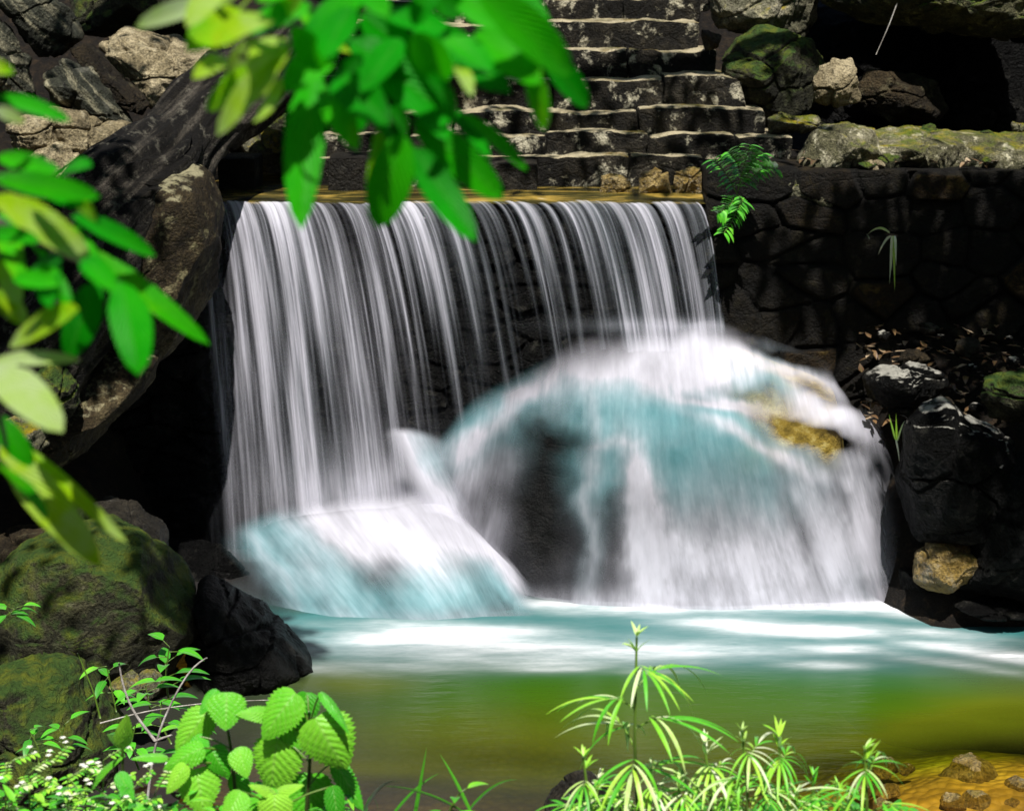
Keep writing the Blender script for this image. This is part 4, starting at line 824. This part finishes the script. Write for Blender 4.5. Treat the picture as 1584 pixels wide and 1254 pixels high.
nettle('low toothed nettle cut off by the bottom edge between the tall ones', [(425, 1400), (425, 1300), (428, 1240)],
    [(400, 1245, 70, 40, 150, .6, .8), (440, 1222, 50, 26, -30, 1., .5), (410, 1222, 46, 22, -150, 1., .5), (425, 1258, 60, 56, 90, .95, .9), (360, 1250, 60, 46, 120, .7, .8), (520, 1250, 70, 34, 80, .2, .7)], 4.5)

def mugwort(label, base_px, top_px, D, nodes, size, seed, tint=.6, pet=.07, grp='feathery mugwort plants on the near bank'):
    rg = random.Random(seed); b0, t0 = at_y(*base_px, D), at_y(*top_px, D); o = empty('mugwort', tuple(b0), label, 'plant', grp)
    mid = (b0 + t0) / 2 + V(rg.uniform(-.02, .02), rg.uniform(-.02, .02), 0); sp = curve_pts([b0, mid, t0], 20)
    b = MB(); b.tube(sp, np.linspace(.006, .0035, 20), 7, tint=np.repeat(np.linspace(.0, .9, 20), 7)); lf = MB()
    for i in range(nodes):
        f = 1 - (i / nodes) ** 1.1 * .93; p = np.array([np.interp(f, np.linspace(0, 1, 20), sp[:, k]) for k in range(3)])
        az = i * 2.4 + rg.uniform(-.4, .4); s = size * (.55 + .55 * min(1, i / 3)) * rg.uniform(.85, 1.15)
        out_ = V(math.cos(az), math.sin(az), 0)
        if i < 2:
            for k in range(5):
                a2 = rg.uniform(0, 6.28); blade(lf, p, V(math.cos(a2) * .5, math.sin(a2) * .5, 1), s * rg.uniform(.45, .8), s * .13, droop=rg.uniform(.0, .5), n=6, tint=tint + rg.uniform(.0, .25), shape='lance', m=1)
            continue
        pl = pet * rg.uniform(.7, 1.2) * min(1, i / 2.5); q = p + out_ * pl * .8 + V(0, 0, pl * .55); e = q + out_ * pl * .45 - V(0, 0, pl * .05)
        b.tube(curve_pts([p, q, e], 8), np.linspace(.0028, .002, 8), 5, tint=.9)
        for k in range(7):
            sp_ = (k - 3) / 3; an = az + sp_ * 1.0
            d = V(math.cos(an), math.sin(an), .25 - .3 * abs(sp_)) ; st_ = q + (e - q) * (1 - abs(sp_)) - out_ * pl * .25 * abs(sp_)
            blade(lf, st_, d, s * 1.25 * (1.15 - .35 * abs(sp_)) * rg.uniform(.85, 1.1), s * .088, droop=rg.uniform(.35, 1.1), n=8, fold=.3, tint=tint + rg.uniform(-.3, .3), shape='lance', m=1)
    b.build('stem', M['stem'], o); lf.build('foliage', M['herb'], o)
mugwort('tall single mugwort stem rising in front of the pool', (988, 1300), (985, 985), 4.6, 10, .165, 4, .66, .09)
for i, (bx, tx, ty, n_, sz, lab) in enumerate([
    (905, 902, 1170, 6, .10, 'short mugwort left of the tall single stem'),
    (1010, 1005, 1190, 7, .11, 'pale mugwort at the foot of the tall single stem'),
    (1092, 1090, 1150, 8, .13, 'bushy white tipped mugwort in the middle of the clump'),
    (1150, 1148, 1130, 8, .10, 'upright mugwort behind the bushy white tipped one'),
    (1206, 1205, 1140, 8, .13, 'star shaped mugwort with long spreading leaflets'),
    (1262, 1258, 1200, 6, .11, 'low dark mugwort right of the star shaped one'),
    (1332, 1338, 1160, 8, .12, 'rightmost mugwort standing before the golden shallows'),
    (960, 958, 1225, 5, .10, 'low mugwort tuft beside the dark bottom rock'),
    (1120, 1122, 1215, 7, .10, 'low leafy mugwort at the bottom front of the clump'),
    (1185, 1180, 1210, 7, .11, 'dark green mugwort cut off by the bottom edge'),
    (1052, 1050, 1205, 7, .11, 'leafy mugwort between the tall single stem and the bushy one'),
    (930, 926, 1205, 6, .11, 'pale drooping mugwort just left of the tall single stem'),
    (1230, 1232, 1225, 6, .12, 'low pale mugwort under the star shaped one'),
    (1290, 1296, 1215, 6, .11, 'small bright mugwort left of the rightmost one'),
    (1075, 1070, 1235, 6, .12, 'lowest white tipped mugwort at the bottom edge')]):
    mugwort(lab, (bx, 1330), (tx, ty), 4.6 + (i % 3) * .12 - .1, n_, sz, 20 + i, [.6, .8, .8, .75, .6, .35, .65, .7, .6, .25, .7, .8, .8, .6, .85][i])

def weed(label, base_px, top_px, D, seed, flower=True, name='flowering_weed', grp='white flowered weeds in the lower left corner', tint=.75):
    rg = random.Random(seed); b0, t0 = at_y(*base_px, D), at_y(*top_px, D); o = empty(name, tuple(b0), label, 'plant', grp)
    sp = curve_pts([b0, (b0 + t0) / 2 + V(rg.uniform(-.03, .03), 0, 0), t0], 14); b = MB(); b.tube(sp, np.linspace(.004, .002, 14), 6, tint=.7); lf = MB(); fl = MB()
    for i in range(9):
        f = .25 + .75 * i / 8; p = np.array([np.interp(f, np.linspace(0, 1, 14), sp[:, k]) for k in range(3)]); az = i * 2.4 + rg.random()
        out_ = V(math.cos(az), math.sin(az), rg.uniform(.1, .7)); L = rg.uniform(.06, .10); e = p + nrm(out_) * L
        b.tube(curve_pts([p, (p + e) / 2 + V(0, 0, .008), e], 6), .0015, 5, tint=.8)
        for k in range(5):                                         # pinnate leaf
            q = p + (e - p) * (.3 + .7 * k / 4)
            for sd in (-1, 1):
                sv = nrm(np.cross(out_, V(0, 0, 1))) * sd
                blade(lf, q, sv + nrm(out_) * .5, L * .32, L * .17, droop=.25, n=4, tint=tint + rg.uniform(-.3, .25), shape='ovate', m=1)
        if flower and i > 6:
            for k in range(2):
                q = e + V(rg.uniform(-.02, .02), rg.uniform(-.02, .02), rg.uniform(.0, .03)); b.tube(np.array([e, (e + q) / 2, q]), .001, 4, tint=.7)
                for j in range(5):
                    a2 = j * 1.257; blade(fl, q, V(math.cos(a2), math.sin(a2), .3), .011, .009, droop=.1, n=3, tint=1., shape='ovate', m=1)
    b.build('stem', M['stem'], o); lf.build('foliage', M['herb'], o)
    if flower: fl.build('blossom', M['petal'], o)
pm_, ptt, poo = mk('white_petal')
_d = N(ptt, "BsdfDiffuse", {0: (.82, .8, .74, 1)}); _t = N(ptt, "BsdfTranslucent", {0: (.82, .8, .74, 1)}); _m = N(ptt, "MixShader", {0: .3, 1: _d, 2: _t}); ptt.links.new(_m.outputs[0], poo.inputs[0]); M['petal'] = pm_
WL = [(12, 1180, 'leftmost'), (45, 1195, 'second from the left'), (78, 1185, 'third from the left'), (105, 1205, 'fourth from the left'), (132, 1212, 'fifth from the left'), (160, 1175, 'tall sixth'), (205, 1220, 'seventh from the left'), (240, 1225, 'rightmost')]
for i, (x, y, wd) in enumerate(WL):
    weed('white flowered feathery weed at lower left, %s of its row' % wd, (x + 3, 1340), (x, y), 4.7 + .1 * (i % 3), 60 + i)

def seedling(label, base_px, top_px, D, seed, n=8, L=.09, tint=.4, grp='small leafy herbs below the mossy boulder'):
    rg = random.Random(seed); b0, t0 = at_y(*base_px, D), at_y(*top_px, D); o = empty('seedling', tuple(b0), label, 'plant', grp)
    sp = curve_pts([b0, (b0 + t0) / 2 + V(rg.uniform(-.05, .05), 0, 0), t0], 12); b = MB(); b.tube(sp, np.linspace(.006, .003, 12), 6, tint=.5); lf = MB()
    for i in range(n):
        f = .3 + .7 * i / (n - 1); p = np.array([np.interp(f, np.linspace(0, 1, 12), sp[:, k]) for k in range(3)]); az = i * 2.6 + rg.random()
        d = V(math.cos(az), math.sin(az) * .7, rg.uniform(-.1, .5)); e = p + nrm(d) * L * .4
        b.tube(curve_pts([p, e], 4), .0025, 5, tint=.5); blade(lf, e, d, L * rg.uniform(.8, 1.3), L * .45, droop=.4, n=6, tint=tint + rg.uniform(-.25, .2), shape='ovate', m=1)
    b.build('stem', M['stem'], o); lf.build('foliage', M['herb'], o)
for i, (bx, by, tx, ty, D, n_, L, lab) in enumerate([
    (262, 1090, 262, 1000, 8.6, 9, .15, 'tallest leafy herb in front of the black wedge rock'),
    (235, 1110, 225, 1060, 8.4, 8, .13, 'leafy herb beside the small sunlit yellow rock'),
    (265, 1150, 250, 1085, 8.2, 8, .13, 'leafy herb between the dry twigs'),
    (180, 1100, 165, 1030, 8.8, 7, .12, 'leafy herb at the foot of the green boulder'),
    (60, 1180, 45, 1130, 8.2, 6, .10, 'dark seedling on the low rock at the left edge'),
    (105, 1170, 100, 1120, 8.3, 6, .10, 'dark seedling in the middle of the low rock'),
    (-10, 960, 25, 940, 9.8, 8, .12, 'small bright seedling against the mossy boulder at the left edge'),
    (215, 1190, 210, 1120, 7.8, 8, .12, 'leafy herb low behind the upright nettle shoot'),
    (300, 1200, 290, 1120, 7.8, 8, .11, 'leafy herb behind the left nettle'),
    (715, 1290, 712, 1225, 4.6, 6, .06, 'lone bright seedling at the bottom between the plant clumps')]):
    seedling(lab, (bx, by), (tx, ty), D, 80 + i, n_, L)

def stick(label, polys, D, r, name='dry_twig', mat='twig', cat='twig', grp=None):
    b = MB()
    for pl in polys: b.tube(curve_pts([at_y(x, y, D) for x, y in pl], 14), np.linspace(r, r * .5, 14), 6, tint=.6)
    return tag(b.build(name, M[mat]), label, cat, grp)
stick('pale forked dry twig standing at the left of the pool', [[(226, 1260), (232, 1200), (240, 1145), (262, 1090), (295, 1030), (320, 1017)], [(240, 1145), (205, 1100), (190, 1060), (184, 1025)], [(240, 1145), (266, 1136)]], 7.4, .008)
stick('thin dry twig lying across behind the nettles', [[(155, 1118), (230, 1098), (330, 1085), (420, 1082)]], 7.8, .004)
stick('thin green stalk leaning beside the forked twig', [[(155, 1110), (145, 1070), (120, 1010)]], 8, .006, 'plant_stalk', 'stem', 'stalk')
stick('fine dry hanging root below the mossy overhang', [[(1388, 5), (1375, 40), (1355, 85)]], 14.0, .006, 'hanging_root', 'twig', 'root')

def grass(label, blades, D, wd, tint=.6, mat='herb', grp=None, seed=1):
    rg = random.Random(seed); b = MB()
    for (x0_, y0_), (x1_, y1_), sag in blades:
        p0, p1 = at_y(x0_, y0_, D), at_y(x1_, y1_, D + rg.uniform(-.1, .1)); rows, uv = [], []
        for i in range(13):
            t = i / 12; p = p0 + (p1 - p0) * t + V(0, 0, sag * 4 * t * (1 - t)); d = p1 - p0; s = nrm(np.cross(d, V(0, 1, .3)))
            w_ = wd * (1 - t ** 2) * (.5 + .5 * min(1, t * 5)); rows.append([p - s * w_, p + V(0, -.3 * w_, 0), p + s * w_]); uv += [(0, t), (.5, t), (1, t)]
        b.grid(np.array(rows), uv=uv, tint=np.clip(tint + rg.uniform(-.2, .2), 0, 1))
    return tag(b.build('grass_tuft', M[mat]), label, 'grass', grp)
grass('thin arching grass blades at the bottom edge in front of the pool', [((715, 1254), (590, 1215), .02), ((720, 1260), (800, 1205), .03), ((640, 1270), (660, 1155), .0), ((730, 1260), (680, 1165), .01), ((560, 1260), (620, 1210), .04), ((600, 1270), (680, 1195), .02), ((560, 1290), (586, 1254), .08)], 4.7, .006, .35)
grass('pale dry grass tuft hanging from the dark retaining wall', [((1378, 365), (1358, 395), .03), ((1380, 365), (1376, 440), .05), ((1382, 365), (1384, 450), .02), ((1384, 365), (1386, 412), .04), ((1376, 360), (1340, 365), .05), ((1345, 370), (1340, 362), .01), ((1380, 365), (1379, 420), .03)], 13.3, .012, 1., seed=3)
grass('small pale grass tuft beside the rim of the rock dome', [((1385, 680), (1375, 640), .0), ((1387, 680), (1386, 638), .0), ((1388, 682), (1400, 650), .02), ((1386, 680), (1392, 720), .02)], 12.3, .008, .9, seed=4)

# fern like shrub on the wall corner
o = empty('shrub', tuple(at_y(1150, 290, 13.5)), 'small bright green shrub growing where the stair meets the wall', 'shrub'); b = MB(); lf = MB(); rg = random.Random(9)
for pts in [[(1140, 300), (1150, 260), (1160, 225)], [(1145, 285), (1165, 255), (1200, 262)], [(1140, 300), (1125, 270), (1105, 248)], [(1150, 270), (1170, 240), (1180, 238)], [(1140, 300), (1128, 320), (1110, 330)], [(1140, 300), (1140, 330), (1120, 360)], [(1150, 280), (1140, 250), (1128, 235)], [(1140, 300), (1150, 310), (1140, 325)], [(1145, 290), (1170, 268), (1178, 262)]]:
    q = [at_y(x, y, 13.38 - .12 * k) for k, (x, y) in enumerate(pts)]; c = curve_pts(q, 14); b.tube(c, .005, 5, tint=.4); dr = nrm(q[-1] - q[0])
    for i in range(2, 14):
        for sd in (-1, 1):
            d = nrm(np.cross(dr, V(0, 1, 0))) * sd + dr * .5 + V(0, rg.uniform(-.5, .2), rg.uniform(-.2, .3)); blade(lf, c[i], d, rg.uniform(.07, .13), .045, droop=.3, n=5, tint=rg.uniform(.1, .55), shape='ovate', m=1)
b.build('stem', M['stem'], o); lf.build('foliage', M['herb'], o)

# fallen leaves on soil and ledge: nobody could count them
b = MB(); rg = random.Random(31)
for _ in range(420):
    if rg.random() < .62: x, y = rg.uniform(1330, 1600), rg.uniform(470, 640); p = at_y(x, y, 13.55 - (y - 500) / 150 * .9); p[1] -= .05
    else:
        x, y = rg.uniform(1232, 1584), 0; Yq = rg.uniform(13.6, 14.6); p = at_y(x, 250, Yq); p[2] = ZW + .06
    if p[2] < 3: p[2] = max(p[2] - .05, float(ground_z(np.array([p[0]]), np.array([p[1]]))[0]) + .06)
    a = rg.uniform(0, 6.28); blade(b, p, V(math.cos(a), math.sin(a), rg.uniform(-.2, .4)), rg.uniform(.06, .13), rg.uniform(.03, .055), droop=rg.uniform(-.3, .5), n=4, tint=rg.uniform(0, .8), shape='ovate', m=1)
tag(b.build('leaf_litter', M['dry']), 'brown fallen leaves scattered over the right bank and ledge', 'leaf litter', kind='stuff')

b = MB(); rg = random.Random(77)
for _ in range(900):
    x = rg.uniform(-20, 560) if rg.random() < .6 else rg.uniform(860, 1420)
    y = 1290 - abs(rg.gauss(0, 1)) * (34 if x < 600 else 22); D = rg.uniform(4.5, 5.3)
    p = at_y(x, y, D); a = rg.uniform(0, 6.28)
    blade(b, p, V(math.cos(a), math.sin(a), rg.uniform(-.1, .8)), rg.uniform(.03, .075), rg.uniform(.012, .035), droop=rg.uniform(.1, .7), n=5, tint=rg.uniform(.05, .7), shape='ovate' if rg.random() < .6 else 'lance', m=1)
tag(b.build('ground_cover', M['herb']), 'low mixed herbs covering the near bank along the bottom edge', 'ground cover', kind='stuff')

# ------------------------------------------------------------------ added crown out of view, leaves placed along sun rays to shade chosen spots
def shade_canopy(targets, seed, name='added_shade_tree', label='added unseen tree crown with leaf clouds placed to shade chosen spots'):
    rg = random.Random(seed); c = empty(name, (-7.5, 15, 2), label, 'tree'); lf = MB()
    for (tx, ty, tz), rad, n, hgt in targets:
        for _ in range(n):
            while True:
                u, v = rg.uniform(-1, 1), rg.uniform(-1, 1)
                if u * u + v * v < 1: break
            h = hgt + rg.uniform(-.6, .8); t = (h - tz) / SD.z
            p = V(tx + u * rad[0], ty + v * rad[1], tz) + np.array(SD) * t
            if p[1] > 1 and proj(p)[1] > -60 and -100 < proj(p)[0] < 1700: continue
            a = rg.uniform(0, 6.28); blade(lf, p, V(math.cos(a), math.sin(a), rg.uniform(-.4, .1)), rg.uniform(.14, .26), rg.uniform(.07, .12), droop=.3, n=3, tint=rg.uniform(.2, .6), shape='ovate', m=1)
    b = MB()
    b.tube(curve_pts([(-7.5, 15, 1), (-6.8, 14, 5), (-5, 12.5, 8.5), (-1.5, 11.5, 10), (2.5, 11.5, 10.6), (5.5, 12, 10.8)], 40), np.linspace(.4, .06, 40), 12)
    b.tube(curve_pts([(-5, 12.5, 8.5), (-6, 10, 9.4), (-7, 8, 9.8)], 20), np.linspace(.14, .04, 20), 8)
    b.tube(curve_pts([(-1.5, 11.5, 10), (0, 13.5, 10.6), (3, 14.5, 11)], 20), np.linspace(.12, .04, 20), 8)
    b.build('trunk', M['bark'], c); lf.build('foliage', M['bigleaf'], c)
shade_canopy([((.6, 14.6, 3.3), (2.2, .9), 330, 9.5), ((4.4, 13.98, 1.6), (2.35, .42), 1000, 9.0), ((5.0, 13.2, 1.6), (1.7, .6), 800, 9.0), ((-3.3, 11.9, 2.2), (.6, .5), 250, 9.0), ((-4.2, 14.2, 3.8), (1.5, 1.0), 90, 10), ((3.9, 12.4, 1.2), (1.1, .4), 160, 9), ((4.4, 12.0, .8), (1.2, .55), 600, 8.5), ((-3.9, 12.4, 2.2), (1.3, 1.0), 330, 9.5), ((-3.3, 10.8, .7), (1.2, .9), 75, 9.0), ((-2.0, 11.3, .3), (.55, .6), 420, 9.), ((4.2, 14.6, 3.2), (1.8, .8), 15, 9.5), ((-7.2, 10, 3), (2.2, 5), 2400, 11), ((7.6, 10, 3), (2.2, 5), 2400, 11)], 3)
